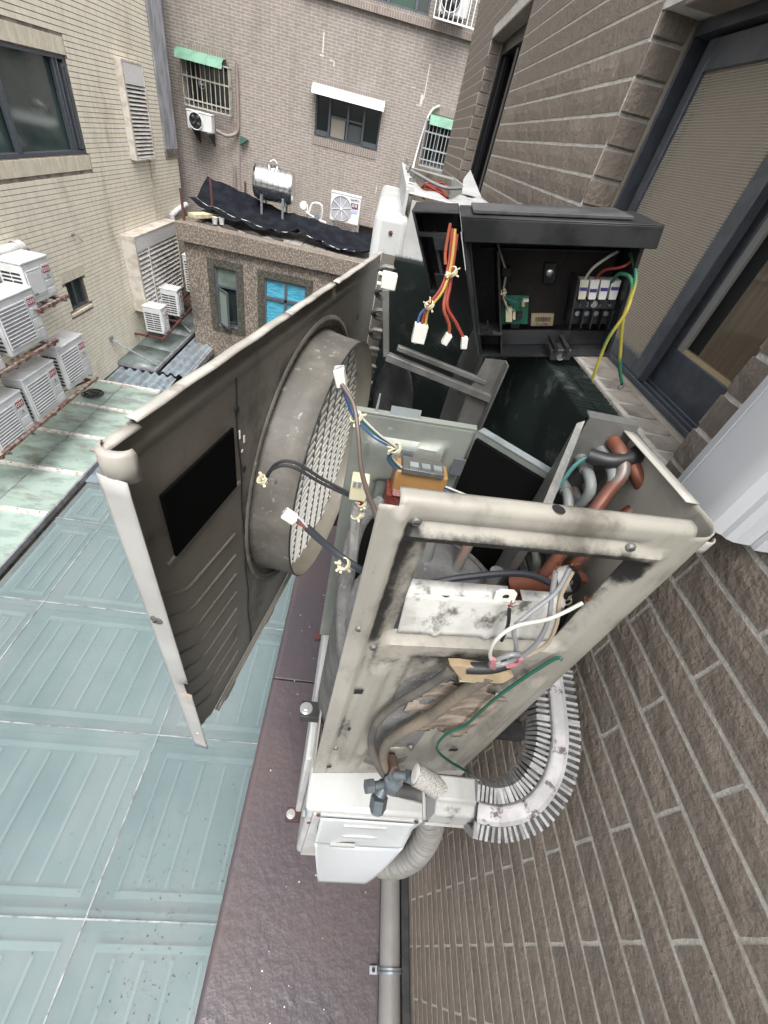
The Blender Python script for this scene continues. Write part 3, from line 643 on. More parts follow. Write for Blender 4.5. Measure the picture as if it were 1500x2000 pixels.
MB().tube([(-2.98,ty,tz+tr+.07),(-2.88,ty,tz+tr+.13),(-2.78,ty,tz+tr+.07)],.012,n=6,k=4).build('handle', M_steel, hm)
for x in (-3.12,-2.58): 
    MB().box(x-.03,x+.03,ty-.30,ty+.30,tz-tr-.02,tz-tr*.72).build('saddle', M_galv, t)
    for y in (ty-.26,ty+.26): MB().box(x-.025,x+.025,y-.025,y+.025,-2.42,tz-tr*.8).build('leg', M_galv, t)
ac_unit((-1.05,13.9,-2.06), .80, .66, .28, 'white condenser with round spoked fan grille against the far wall, right of the tank', 'condensers on the far building', kind='disc', face=-math.pi/2, fanside=-.10)
rb = bpy.data.objects['condenser_unit.%03d' % 11] if 'condenser_unit.011' in bpy.data.objects else None
t = [o for o in bpy.data.objects if o.type == 'EMPTY' and o.get('label','').startswith('white condenser with round spoked')][0]
TM = Matrix.Translation((-.80,13.755,-1.50)) @ Matrix.Rotation(math.pi/2,4,'X')
text('lettering', 'SAMPO', .075, TM, M_slot, t)
pl = MB().box(-.90,-.70,13.752,13.757,-1.68,-1.56).build('badge', mat('maroon_badge',(.14,.05,.07),.4), t)
text('badge_lettering', '聲寶', .075, Matrix.Translation((-.80,13.750,-1.62)) @ Matrix.Rotation(math.pi/2,4,'X'), M_print, pl)
MB().box(-.9,-.7,13.752,13.757,-1.78,-1.71).build('blue_label', mat('blue_label',(.35,.42,.6),.5), t)
t = thing('condenser_stand', (-1.05,13.9,-2.4), 'galvanised stand under the spoked fan condenser on the roof', 'stand')
for x in (-1.35,-.75): MB().box(x-.03,x+.03,13.75,14.05,-2.42,-2.07).build('leg', M_galv, t)
# shade net
m = MB()
cols = [(-4.65,12.2,-2.02,13.6,-1.72),(-4.0,11.95,-2.12,13.6,-1.82),(-3.3,11.85,-2.2,13.5,-1.94),(-2.6,11.8,-2.22,13.3,-2.04),(-2.0,12.0,-2.12,13.2,-2.02),(-1.4,11.8,-2.22,13.2,-2.08),(-.8,11.7,-2.27,13.2,-2.12),(-.1,11.7,-2.10,13.0,-2.05)]
def netp(u, v):
    i = min(int(u), len(cols)-2); f = u-i; a, b = cols[i], cols[i+1]; c = [a[k]*(1-f)+b[k]*f for k in range(5)]
    sag = -.20*math.sin(math.pi*v)*(1 if v > 0 else 0) - .10*math.sin(math.pi*(u%1))*(1-v)
    w = .012*math.sin(u*7+v*9)+.008*math.sin(u*13-v*5)
    return (c[0]+.03*math.sin(v*7), c[1]*(1-v)+c[3]*v, c[2]*(1-v)+c[4]*v+sag*.75+w)
m.sheet([i*.1 for i in range(71)], [i*.05 for i in range(21)], netp)
m.build('shade_net', M_net, None, solid=.006, smooth=60, origin=(-2.5,12.5,-2.1), label='black shade netting sagging across the granite roof', cat='netting')
m = MB(); m.tube([netp(i*.25,.28) for i in range(29)],.006,n=5); m.build('washing_line', M_print, None, label='thin white washing line running along the black netting', cat='cord')
for i,(x,y,h,lab) in enumerate(((-4.42,11.2,.62,'rusty red steel post on the parapet corner'),(-4.2,12.5,.75,'rusty red steel post poking through the net at its left end'),(-3.7,13.7,.7,'rusty red steel post behind the net, nearest the tank'))):
    tag(MB().bar((x,y,-2.35),(x,y,-2.35+h),.05,.03,(0,1,0)).build('steel_post', M_darkrust), lab, 'post', 'rusty posts on the granite roof')
tag(MB().bar((-4.4,11.6,-2.27),(-3.7,13.0,-2.27),.22,.09).build('yellow_plank', M_yellow, bev=.01), 'pale yellow plank lying at the left end of the granite roof', 'plank')
tag(MB().sheet([i*.1 for i in range(21)],[i*.1 for i in range(11)],lambda u,v:(-4.1+u*.9,11.42+v*.8*(1-.2*u),-2.395+.05*math.sin(u*9+v*5)*math.sin(v*3))).build('soil_bed', M_soil, smooth=60), 'black soil heap spread under the net at the roof edge', 'soil', kind='stuff')
for x,y,lab in ((-3.95,11.85,'left white plastic pot on the black soil'),(-3.82,11.95,'right white plastic pot on the black soil')):
    tag(MB().lathe([(0,0),(.05,0),(.07,.13),(.075,.14),(.065,.14),(.045,.02)],(x,y,-2.38),(0,0,1),14).build('plastic_pot', M_pvc), lab, 'pot', 'white pots on the soil')
for k in range(6):
    x,y = random.uniform(-3.7,-2.9), random.uniform(11.45,11.8)
t = thing('water_meter_pipes', (-1.9,13.6,-2.1), 'tangle of white meter pipes and valves left of the spoked condenser', 'pipes')
for pts in ([(-2.2,13.6,-2.15),(-2.0,13.55,-2.0),(-1.9,13.55,-1.75),(-1.65,13.55,-1.75),(-1.65,13.6,-2.05)],[(-2.1,13.5,-1.95),(-1.8,13.5,-2.05),(-1.5,13.5,-2.1)],[(-2.05,13.6,-1.8),(-2.0,13.55,-2.2)]): MB().tube(pts,.025,n=8,k=3).build('pipe', M_pvc, t)
MB().cyl((-2.12,13.5,-1.82),(-2.12,13.4,-1.82),.09,n=14).build('meter_body', M_pvc, t); MB().cyl((-1.75,13.5,-2.0),(-1.75,13.4,-2.0),.07,n=14).build('meter_body', M_galv, t)
tag(MB().lathe([(.22,0),(.24,.25),(.20,.3),(0,.32)],(-3.75,13.6,-2.3),(.3,-.4,1),16).build('green_bucket', M_green), 'upturned green bucket left of the water tank', 'bucket')

# ---------------------------------------------------------------- our own brown tile facade (face x = .52)
D = .52
M_tile = mat('brown_split_tile', (.262,.220,.180), .78, col2=(.212,.177,.145), ns=30, lo=.3, hi=.75, bump=.75, bs=80, bdet=5, rv=.09, dirt=(.05,.041,.034), ds=190, dlo=.635, dhi=.68, bdist=.007)
M_mortar = mat('pale_mortar', (.62,.60,.54), .9, col2=(.50,.48,.43), ns=25, bump=.4, bs=160, dirt=(.46,.40,.30), ds=3, dlo=.58, dhi=.72)
M_plaster = mat('beige_plaster', (.38,.34,.28), .85, col2=(.3,.26,.21), ns=9)
OB = thing('brown_tiled_building', (1,1.5,-2.22), 'brown rough-tiled facade with pale mortar joints on the right', 'building')
W1 = (.555,1.39,-.31,.30); W2 = (2.93,4.08,-.40,.57)
mb = MB(); wall_with_holes(mb, -2.0, 5.4, -2.6, 2.0, [W1, W2], lambda a,b,c,d: mb.box(D+.0012,D+.30,a,b,c,d))
mb.build('wall', M_mortar, OB, bev=0)
MB().box(D+.32,D+6,-2.0,5.4,-9,2.0).build('core', M_slot, OB)
TL, TH = .243, .0495
def tilemesh(sx, sy, sz):
    bm = bmesh.new(); bmesh.ops.create_grid(bm, x_segments=5, y_segments=2, size=.5)
    # grid in y,z facing -x, bulged a little
    for v in bm.verts:
        u, w = v.co.x, v.co.y; e = max(abs(u)*2, abs(w)*2) > .99
        v.co = Vector((0 if e else random.uniform(-.0026,-.0008), u*sy + random.uniform(-.0006,.0006), w*sz + random.uniform(-.0007,.0007)))
    r = bmesh.ops.extrude_edge_only(bm, edges=[e for e in bm.edges if e.is_boundary])
    for v in [g for g in r['geom'] if isinstance(g, bmesh.types.BMVert)]: v.co.x = .008; v.co.y *= 1.006; v.co.z *= 1.02
    bmesh.ops.recalc_face_normals(bm, faces=bm.faces)
    me = bpy.data.meshes.new('brick'); bm.to_mesh(me); bm.free(); me.materials.append(M_tile); return me
BT = [tilemesh(.01, TL, TH) for _ in range(6)]
count = 0; stuff = MB()
def lay(y0, y1, zlist, th, phase, asparts, holes=(), gap=.0065):
    global count
    for r, z in zlist:
        y = y0 - TL + phase + (.125 if r % 2 else 0)
        while y < y1:
            a, b = max(y, y0), min(y+TL, y1)
            if b-a > .02:
                ok = asparts and count < 300 and not any(h[0] < (a+b)/2 < h[1] and h[2] < z < h[3] for h in holes)
                if ok:
                    o = inst('brick', random.choice(BT), (D, (a+b)/2, z+th/2), OB); o.scale = (1, (b-a)/TL, th/TH); count += 1
                else:
                    stuff.box(D-.0004, D+.006, a, b, z, z+th)
            y += TL+gap
P1 = .0577; base = -1.117*D
rows_near = [(k, base + k*P1 + .0035) for k in range(-28, 17)]
joint0 = .0262*.52                                   # joint columns measured on the wall
ph = (joint0 - (-.60)) % .2495
lay(-.60, W1[0], rows_near, .0495, ph-.2495, True, [(-.6,-.35,-3,-1.6)])
lay(W1[0], 5.4, [q for q in rows_near if q[1] < W1[2]-.09], .0495, ph-.2495, False)
P2 = .0602
rows_far = [(k, .018 + k*P2 + .0035) for k in range(-6, 24)]
lay(W1[1], W2[0], [q for q in rows_far if q[1] < 1.2], .0520, 0, True, (), .0012)
lay(W1[0], W1[1], [q for q in rows_far if q[1] > .30], .0520, 0, False)
lay(W2[1], 5.4, rows_far, .0520, 0, False, (), .0012)
lay(W2[0], W2[1], [q for q in rows_far if q[1] > .57], .0520, 0, False)
stuff.build('brick_field', M_tile, OB, kind='stuff', smooth=None, recalc=False)
# reveal tiles at the far jambs
jm = [boxmesh('jamb_brick', .074, .010, .0515, M_tile, .002, .0008) for _ in range(3)]
for yj, zt in ((W1[1], .30), (W2[1], .57)):
    for k, z in rows_far:
        if z < zt and z > -.34: inst('jamb_brick', random.choice(jm), (D+.037+.004, yj-.004, z+.026), OB)
# near jamb of the first window: broken edge of tiles
jm2 = [boxmesh('jamb_brick', .074, .012, .049, M_tile, .002, .0012) for _ in range(2)]
for k, z in rows_near:
    if -.31 < z < .3: inst('jamb_brick', random.choice(jm2), (D+.040, W1[0]+.004, z+.025), OB)
# soffits
for W_ in (W1, W2):
    sfm = boxmesh('soffit_brick', .075, .235, .010, M_tile, .002, .001); y = W_[0]+.13
    while y < W_[1]: inst('soffit_brick', sfm, (D+.04, y, W_[3]-.003), OB); y += .245
# sill tiles laid across the first sill
M_silltile = mat('grey_brown_sill_tile', (.36,.325,.28), .75, col2=(.28,.25,.215), ns=18, bump=.5, bs=60, rv=.08, dirt=(.2,.17,.14), ds=9, dlo=.55, dhi=.7)
slm = [boxmesh('sill_brick', .075, .0515, .012, M_silltile, .002, .001) for _ in range(3)]
MB().box(D-.002,D+.10,W1[0]-.02,W1[1],-.33,-.318).build('sill_bed', M_mortar, OB)
y = W1[0]+.022
while y < W1[1]-.02:
    o = inst('sill_brick', random.choice(slm), (D+.036, y, -.314), OB, rot=(0,R(-6),0)); y += .0585
MB().box(D+.076,D+.10,W1[0],W1[1],-.318,-.304).build('sill_plaster', M_plaster, OB, bev=.004)
m = MB(); m.box(D+.078,D+.088,W1[1]-.012,W1[1]-.001,-.30,.29); m.build('jamb_plaster', M_plaster, OB)
# first window: outer frame, screen sash, glass sash
M_mesh = bpy.data.materials.new('insect_screen'); M_mesh.use_nodes = True
t_ = M_mesh.node_tree; N = t_.nodes; L = t_.links; b_ = N['Principled BSDF']; b_.inputs['Base Color'].default_value = (.44,.39,.32,1); b_.inputs['Roughness'].default_value = .6
tc = N.new('ShaderNodeTexCoord'); wv = N.new('ShaderNodeTexWave'); wv.bands_direction = 'Z'; wv.inputs['Scale'].default_value = 70; L.new(tc.outputs['Object'], wv.inputs[0])
mr = N.new('ShaderNodeMapRange'); mr.inputs['To Min'].default_value = .25; mr.inputs['To Max'].default_value = .75; L.new(wv.outputs['Fac'], mr.inputs['Value'])
tr_ = N.new('ShaderNodeBsdfTransparent'); ms_ = N.new('ShaderNodeMixShader'); L.new(mr.outputs[0], ms_.inputs[0]); L.new(b_.outputs[0], ms_.inputs[1]); L.new(tr_.outputs[0], ms_.inputs[2]); L.new(ms_.outputs[0], N['Material Output'].inputs['Surface'])
FR = MB().box(D+.19,D+.20,W1[0],W1[1],W1[2],W1[3]).build('window', M_slot, OB)
m = MB()
m.box(D+.085,D+.17,W1[1]-.022,W1[1]-.013,-.30,.29); m.box(D+.085,D+.17,W1[0],W1[1]-.022,.275,.298); m.box(D+.09,D+.17,W1[0],W1[1]-.022,-.318,-.302)
for x in (.092,.112,.132): m.box(D+x,D+x+.004,W1[0],W1[1]-.02,-.302,-.292)
m.build('outer_frame', M_alu, FR, bev=.0015)
XS = D+.098
sa = MB(); y0, y1, z0, z1 = .885,1.318,-.296,.268
sa.box(XS,XS+.022,y0,y0+.042,z0,z1); sa.box(XS,XS+.022,y1-.034,y1,z0,z1); sa.box(XS,XS+.022,y0+.042,y1-.034,z0,z0+.036); sa.box(XS,XS+.022,y0+.042,y1-.034,z1-.05,z1)
sash = sa.build('screen_sash', M_alu, FR, bev=.002)
MB().box(XS+.008,XS+.0085,y0+.042,y1-.034,z0+.036,z1-.05).build('insect_screen', M_mesh, FR)
MB().box(XS+.034,XS+.038,y0+.10,y1-.02,-.29,.27).build('roller_blind', mat('beige_roller_blind',(.54,.455,.35),.85,col2=(.48,.40,.305),ns=3,stretch=(1,9,1),bump=.2,bs=200), FR)
MB().box(XS+.040,XS+.046,y0-.02,y0+.10,-.29,.27).build('sash_shadow_strip', mat('sash_shadow_grey',(.27,.27,.25),.8), FR)  # grey colour stands in for the shadow and overlap of the sash frames
m = MB(); XG = D+.135
m.box(XG,XG+.02,W1[0],y0+.03,-.296,-.215); m.box(XG,XG+.02,y0+.0,y0+.04,-.215,.27); gs = m.build('glass_sash', M_alu, FR, bev=.002)
MB().box(XG+.004,XG+.016,W1[0],y0,-.215,-.207).build('brass_bead', mat('brass_bead',(.45,.36,.22),.5), FR)
MB().box(XG+.009,XG+.012,W1[0],y0,-.207,.27).build('glass_pane', mat('clear_glass',(.05,.05,.05),.03,spec=.7,trans=(.82,(.95,.95,.93))), FR)
M_wood = mat('oak_veneer', (.40,.31,.225), .5, col2=(.30,.225,.16), ns=10, stretch=(1,9,.7), lo=.3, hi=.7)
MB().box(XG+.020,XG+.026,W1[0],y0-.045,-.30,.27).build('wood_panel', M_wood, FR)
MB().box(XG+.022,XG+.04,y0-.045,y0+.02,-.30,.27).build('dark_curtain', M_dark, FR)
# second window
F2 = MB().box(D+.19,D+.20,W2[0],W2[1],W2[2],W2[3]).build('window', M_glassdark, OB)
m = MB(); m.box(D+.08,D+.18,W2[1]-.06,W2[1]-.012,-.4,.56); m.box(D+.08,D+.18,W2[0],W2[1]-.06,.50,.565); m.build('outer_frame', M_blackalu, F2, bev=.003)
m = MB(); m.box(D+.10,D+.13,3.55,3.62,-.4,.50); m.box(D+.10,D+.13,3.95,4.0,-.4,.5); m.build('sash', M_blackalu, F2, bev=.003)
MB().box(D+.14,D+.145,3.0,3.55,-.4,.5).build('pale_blind', M_plaster, F2)
m = MB(); m.box(D+.074,D+.084,W2[1]-.013,W2[1]-.006,-.4,.56); m.build('jamb_plaster', M_plaster, OB)

# ---------------------------------------------------------------- stone ledge
M_ledge = mat('wet_maroon_stone', (.075,.062,.070), .30, col2=(.086,.063,.066), ns=2.2, lo=.4, hi=.62, rough2=.55, bump=.35, bs=26, bdet=8, dirt=(.05,.043,.052), ds=42, dlo=.60, dhi=.68, spec=.6)
LG = tag(MB().box(-.17,.49,-1.3,5.4,-2.40,-2.26).build('ledge', M_ledge, origin=(0,1,-2.3)), kind='structure')
for a, b in ((-1.3,.985),(.992,2.25),(2.257,3.6),(3.607,5.4)):
    me = MB(); me.prism([(-.205,a,-2.30),(-.205,a,-2.236),(-.196,a,-2.226),(-.186,a,-2.222),(-.172,a,-2.2245),(.488,a,-2.2245),(.488,a,-2.25),(-.19,a,-2.25)],(0,b-a,0))
    me.build('coping_stone', M_ledge, LG, bev=.003)
M_rubber = mat('black_rubber', (.02,.021,.022), .6, col2=(.035,.036,.038), ns=20)
tag(MB().box(.488,.522,-1.3,5.4,-2.30,-2.19).build('wall_gutter', M_rubber, bev=.006), 'black sealant gutter strip between the stone ledge and the tiles', 'gutter')
M_greypipe = mat('grey_pvc', (.25,.245,.23), .45, col2=(.215,.21,.2), ns=5, dirt=(.2,.19,.17), ds=12, dlo=.6, dhi=.75)
t = thing('drain_pipe', (.445,0,-2.22), 'grey drain pipe clamped along the stone ledge at the wall foot', 'pipe')
MB().tube([(.443,-1.3,-2.183),(.443,5.0,-2.183)],.038,n=24).build('pipe', M_greypipe, t)
cl = MB().lathe([(.0385,-.008),(.043,-.008),(.043,-.002),(.040,0),(.043,.002),(.043,.008),(.0385,.008)],(.443,-.045,-2.183),(0,1,0),24).build('clamp', M_galv, t)
for x in (.443-.055,.443+.052):
    MB().box(x-.014,x+.014,-.056,-.034,-2.222,-2.214).build('clamp_ear', M_galv, cl); MB().cyl((x,-.045,-2.214),(x,-.045,-2.206),.006,n=10).build('clamp_screw', M_slot, cl)

# ================================================================ near things
M_cream = mat('cream_enamel', (.48,.465,.415), .38, col2=(.42,.40,.36), ns=5, dirt=(.20,.18,.15), ds=14, dlo=.64, dhi=.74, bump=.04, bs=120)
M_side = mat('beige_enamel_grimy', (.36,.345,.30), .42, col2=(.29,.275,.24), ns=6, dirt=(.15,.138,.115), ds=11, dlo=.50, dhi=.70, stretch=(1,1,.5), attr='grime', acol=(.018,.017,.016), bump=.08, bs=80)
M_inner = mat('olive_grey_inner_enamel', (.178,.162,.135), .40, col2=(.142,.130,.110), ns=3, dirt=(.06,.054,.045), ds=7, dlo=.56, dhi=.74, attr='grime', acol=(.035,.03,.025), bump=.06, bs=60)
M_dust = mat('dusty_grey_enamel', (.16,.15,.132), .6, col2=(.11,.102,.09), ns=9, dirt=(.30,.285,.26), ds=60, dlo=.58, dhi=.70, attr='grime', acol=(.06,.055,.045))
M_bell = mat('tan_enamel', (.35,.32,.26), .42, col2=(.29,.265,.215), ns=5)
M_wire = mat('ivory_coated_wire', (.86,.84,.77), .45)
M_greenplate = mat('grey_green_plate', (.255,.275,.245), .45, .15, col2=(.20,.215,.195), ns=6, dirt=(.36,.37,.35), ds=40, dlo=.62, dhi=.72, bump=.05, bs=100)
M_foam = mat('black_foam', (.006,.006,.006), .95, dirt=(.05,.05,.045), ds=120, dlo=.72, dhi=.76, spec=.02)
M_fin = mat('dark_green_fin', (.028,.042,.038), .42, .2, col2=(.016,.025,.023), ns=7, dirt=(.15,.16,.148), ds=16, dlo=.54, dhi=.72)
M_coretube = mat('dark_coil_core', (.008,.013,.012), .6)
M_grey = mat('dull_grey_metal', (.20,.20,.19), .5, .4, col2=(.14,.14,.13), ns=12, dirt=(.28,.25,.2), ds=40, dlo=.6, dhi=.7, bump=.1, bs=120)
M_copper = mat('oxidised_copper', (.30,.11,.065), .45, .45, col2=(.20,.085,.06), ns=10, dirt=(.18,.19,.175), ds=9, dlo=.55, dhi=.72)
M_coppergrey = mat('grey_painted_copper', (.20,.215,.205), .5, col2=(.26,.15,.11), ns=9, lo=.52, hi=.68)
M_felt = mat('grey_felt_jacket', (.20,.20,.196), .95, col2=(.13,.13,.127), ns=11, bump=.5, bs=300, dirt=(.26,.26,.255), ds=90, dlo=.58, dhi=.70)
M_plastic = mat('dusty_black_plastic', (.013,.014,.015), .45, col2=(.035,.036,.038), ns=9, dirt=(.06,.06,.06), ds=20, dlo=.60, dhi=.80, bump=.04, bs=140, spec=.3)
M_brownback = mat('dark_brown_board', (.020,.017,.015), .7, col2=(.030,.025,.021), ns=12, spec=.2)
M_pcb = mat('green_circuit_board', (.02,.12,.075), .4, col2=(.03,.16,.10), ns=80)
M_nylon = mat('white_nylon', (.70,.69,.64), .45)
M_ivory = mat('ivory_nylon_tie', (.66,.61,.42), .5)
M_labelp = mat('tan_paper_label', (.42,.33,.21), .7, col2=(.34,.26,.16), ns=20)
def wcol(n, c, r=.42): return mat(n, c, r)
M_wred = wcol('red_wire', (.27,.045,.032)); M_wor = wcol('orange_red_wire', (.30,.075,.035)); M_wyel = wcol('yellow_wire', (.42,.29,.07)); M_wblue = wcol('blue_wire', (.05,.10,.26))
M_wgrn = wcol('green_wire', (.02,.11,.075)); M_wbrn = wcol('brown_wire', (.10,.075,.062)); M_wwht = wcol('white_wire', (.55,.54,.50)); M_wgry = wcol('grey_wire', (.24,.245,.255)); M_wblk = wcol('black_wire', (.022,.023,.025)); M_wpink = wcol('pink_wire', (.45,.17,.19)); M_wteal = wcol('teal_wire', (.05,.16,.15))
M_yg = bpy.data.materials.new('yellow_green_wire'); M_yg.use_nodes = True
_n = M_yg.node_tree.nodes; _l = M_yg.node_tree.links; _t = _n.new('ShaderNodeTexCoord'); _w = _n.new('ShaderNodeTexWave'); _w.inputs['Scale'].default_value = 4.5; _w.inputs['Distortion'].default_value = 2; _l.new(_t.outputs['Object'], _w.inputs[0])
_m = _n.new('ShaderNodeMix'); _m.data_type = 'RGBA'; _m.inputs['A'].default_value = (.03,.16,.085,1); _m.inputs['B'].default_value = (.42,.36,.06,1); _r = _n.new('ShaderNodeMapRange'); _r.inputs['From Min'].default_value = .4; _r.inputs['From Max'].default_value = .6; _l.new(_w.outputs['Fac'], _r.inputs['Value']); _l.new(_r.outputs[0], _m.inputs['Factor']); _l.new(_m.outputs['Result'], _n['Principled BSDF'].inputs['Base Color'])
M_brass = mat('blue_grey_valve', (.17,.20,.215), .45, .5, col2=(.13,.15,.165), ns=14, bump=.15, bs=90)
M_braid = bpy.data.materials.new('woven_braid'); M_braid.use_nodes = True
_n = M_braid.node_tree.nodes; _l = M_braid.node_tree.links; _t = _n.new('ShaderNodeTexCoord'); _v = _n.new('ShaderNodeTexVoronoi'); _v.inputs['Scale'].default_value = 560; _l.new(_t.outputs['Object'], _v.inputs[0])
_r = _n.new('ShaderNodeValToRGB'); _r.color_ramp.elements[0].color = (.62,.61,.57,1); _r.color_ramp.elements[1].color = (.26,.25,.23,1); _r.color_ramp.elements[1].position = .75; _l.new(_v.outputs['Distance'], _r.inputs[0]); _l.new(_r.outputs[0], _n['Principled BSDF'].inputs['Base Color'])
_b = _n.new('ShaderNodeBump'); _b.invert = True; _b.inputs['Strength'].default_value = .8; _b.inputs['Distance'].default_value = .002; _l.new(_v.outputs['Distance'], _b.inputs['Height']); _l.new(_b.outputs[0], _n['Principled BSDF'].inputs['Normal']); _n['Principled BSDF'].inputs['Roughness'].default_value = .8
M_trunk = mat('chalky_grey_plastic', (.38,.38,.365), .6, col2=(.30,.30,.29), ns=9, dirt=(.16,.155,.15), ds=22, dlo=.60, dhi=.70)
M_rib = mat('chalk_grey_rib', (.32,.32,.32), .65, col2=(.2,.2,.2), ns=30, rv=.1)
M_spine = mat('lilac_white_spine', (.44,.43,.44), .6, col2=(.33,.32,.325), ns=16, dirt=(.10,.085,.085), ds=30, dlo=.57, dhi=.63, bump=.2, bs=120)
M_hose = mat('grey_corrugated_hose', (.24,.235,.22), .5, col2=(.19,.185,.175), ns=9, dirt=(.33,.32,.30), ds=14, dlo=.62, dhi=.75)
M_ductw = mat('white_trunking', (.60,.615,.63), .30, col2=(.56,.575,.59), ns=2)
M_stain = mat('brown_torn_film', (.36,.30,.245), .45, col2=(.17,.135,.105), ns=10, lo=.4, hi=.62, stretch=(1,1,5), bump=.6, bs=30, dirt=(.46,.42,.37), ds=18, dlo=.6, dhi=.72)
M_zinc = mat('bright_zinc_edge', (.50,.56,.57), .35, .6, col2=(.38,.43,.44), ns=14)
M_bolt = mat('bright_bolt', (.62,.62,.60), .3, .9)

def setattr_fn(o, name, fn):
    a = o.data.attributes.new(name, 'FLOAT', 'POINT'); off = OFF[o.name]
    for i, v in enumerate(o.data.vertices): a.data[i].value = fn(v.co + off)
def frange(a, b, st):
    n = max(1, round((b-a)/st)); return [a+(b-a)*i/n for i in range(n+1)]
def sst(x, a, b):
    t = min(1, max(0, (x-a)/(b-a))); return t*t*(3-2*t)
def hexnut(m, p0, p1, r): return m.cyl(p0, p1, r, n=6)

# ---------------------------------------------------------------- opened condenser unit
UC = thing('opened_condenser', (.19,.75,-.965), 'stripped outdoor air conditioner with its top and front off, internals and compressor exposed', 'air conditioner')
PA = Vector((.032,.243,0)); PE = Vector((.9972,.0755,0)); PN = Vector((.0755,-.9972,0))
def PP(s, z, h=0): return PA + PE*s + PN*h + Vector((0,0,z))
OP = (.052,.262,-.418,-.262)                       # opening s0,s1,z0,z1
us = frange(0,.300,.0055) + [.300+.035*1.5708*i/7 for i in range(1,8)] + [.355+.02*i for i in range(1,9)]
vz = frange(-.955,-.214,.0055) + [-.214+.008*1.5708*i/5 for i in range(1,6)] + [-.2014+.003*i for i in range(1,3)]
def odist(s, z):
    dx = max(OP[0]-s, 0, s-OP[1]); dz = max(OP[2]-z, 0, z-OP[3]); return math.hypot(dx, dz)
def side_fn(u, v):
    if u <= .300: s, hx = u, 0
    elif u <= .3551: a = (u-.300)/.035; s, hx = .300+.035*math.sin(a), -.035*(1-math.cos(a))
    else: s, hx = .335, -.035-(u-.355)
    if v <= -.214: z, hv = v, 0
    elif v <= -.2013: a = (v+.214)/.008; z, hv = -.214+.008*math.sin(a), -.008*(1-math.cos(a))
    else: z, hv = -.206, -.008-(v+.2014)
    r = 0
    if u < .30 and v < -.2145:
        d = odist(s, z); r -= .011*(1-sst(d,.006,.016))
        r += .0065*(sst(s,.012,.016)-sst(s,.022,.026)) * sst(z,-.94,-.92)
        if z < -.46:
            r += .007*(sst(s,.038,.043)-sst(s,.062,.067))*sst(z,-.90,-.88)*(1-sst(z,-.50,-.47))
            r -= .010*(sst(s,.085,.095)-sst(s,.245,.255))*(1-sst(z,-.46,-.44))*sst(z,-.93,-.915)
            r += .007*(sst(s,.268,.273)-sst(s,.288,.293))*sst(z,-.92,-.90)*(1-sst(z,-.52,-.50))
        r += .006*(sst(z,-.250,-.246)-sst(z,-.240,-.236))*sst(s,.02,.03)*(1-sst(s,.275,.285)) - .004*(sst(z,-.236,-.233)-sst(z,-.228,-.225))*sst(s,.03,.04)*(1-sst(s,.25,.26))
    p = PP(s, z, hx+hv+r)
    return p
def side_keep(u, v):
    if OP[0] < u < OP[1] and OP[2] < v < OP[3]: return False
    if v > -.214 and (u > .297 or u < .016): return False
    if u > .355 and v > -.212: return False
    return True
m = MB(); m.sheet(us, vz, side_fn, side_keep)
sp = m.build('side_panel', M_side, UC, solid=.0016, smooth=50)
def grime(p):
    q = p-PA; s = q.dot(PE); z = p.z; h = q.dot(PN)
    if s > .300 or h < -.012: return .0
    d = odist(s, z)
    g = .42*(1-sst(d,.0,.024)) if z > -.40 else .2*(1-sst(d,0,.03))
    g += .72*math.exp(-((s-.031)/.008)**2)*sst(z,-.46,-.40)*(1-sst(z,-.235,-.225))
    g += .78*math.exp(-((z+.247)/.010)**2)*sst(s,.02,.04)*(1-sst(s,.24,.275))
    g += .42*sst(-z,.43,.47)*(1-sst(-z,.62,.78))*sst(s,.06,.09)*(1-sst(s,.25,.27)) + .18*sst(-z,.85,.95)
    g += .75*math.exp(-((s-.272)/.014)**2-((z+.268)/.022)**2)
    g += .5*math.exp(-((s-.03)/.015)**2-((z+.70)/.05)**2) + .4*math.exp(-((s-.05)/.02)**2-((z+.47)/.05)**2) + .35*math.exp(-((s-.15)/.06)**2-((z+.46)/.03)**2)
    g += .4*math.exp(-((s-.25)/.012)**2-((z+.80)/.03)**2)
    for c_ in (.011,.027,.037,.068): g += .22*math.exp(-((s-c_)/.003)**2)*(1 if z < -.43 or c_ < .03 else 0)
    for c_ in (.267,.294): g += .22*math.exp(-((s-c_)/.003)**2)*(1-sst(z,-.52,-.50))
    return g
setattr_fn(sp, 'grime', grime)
# back return flange on top of the wrapped panel
MB().sheet(frange(.05,.19,.02),[0,1],lambda u,v: PP(.335-.016*v,-.213+.001*v,-u)).build('back_flange', M_cream, UC, solid=.0016)
# rolled end at the corner
m = MB(); m.sheet([i*.35 for i in range(8)],[0,1,2,3],lambda u,v: PP(.326+.010*math.cos(u+.3),-.224-.005*v,-.016+.010*math.sin(u+.3))); m.build('rolled_corner', M_cream, UC, solid=.0015, smooth=60)
for s_, z_ in ((.034,-.228),(.241,-.234),(.035,-.44),(.012,-.40),(.02,-.62),(.03,-.80)):
    sc_ = MB().lathe([(0,.004),(.0035,.0038),(.0048,.0025),(.005,0)],PP(s_,z_,0),PN,14).build('screw', M_grey, sp)
    MB().bar(PP(s_-.003,z_,.0042),PP(s_+.003,z_,.0042),.0010,.0006,PN).build('screw_slot', M_slot, sc_)
for s_, z_, w_ in ((.034,-.56,.006),(.045,-.70,.007),(.246,-.80,.008),(.026,-.90,.006)):
    c = PP(s_,z_,.0052); m = MB(); m.prism([c-PE*w_, c+PE*w_, c+PE*w_+Vector((0,0,.012)), c-PE*w_+Vector((0,0,.012))], PN*.0008); m.build('tab_slot', M_black, sp)
m = MB(); m.lathe([(0,.0),(.006,.0)],(.187,.262,-.2048),(0,0,1),16); m.build('bolt_hole', M_black, sp)
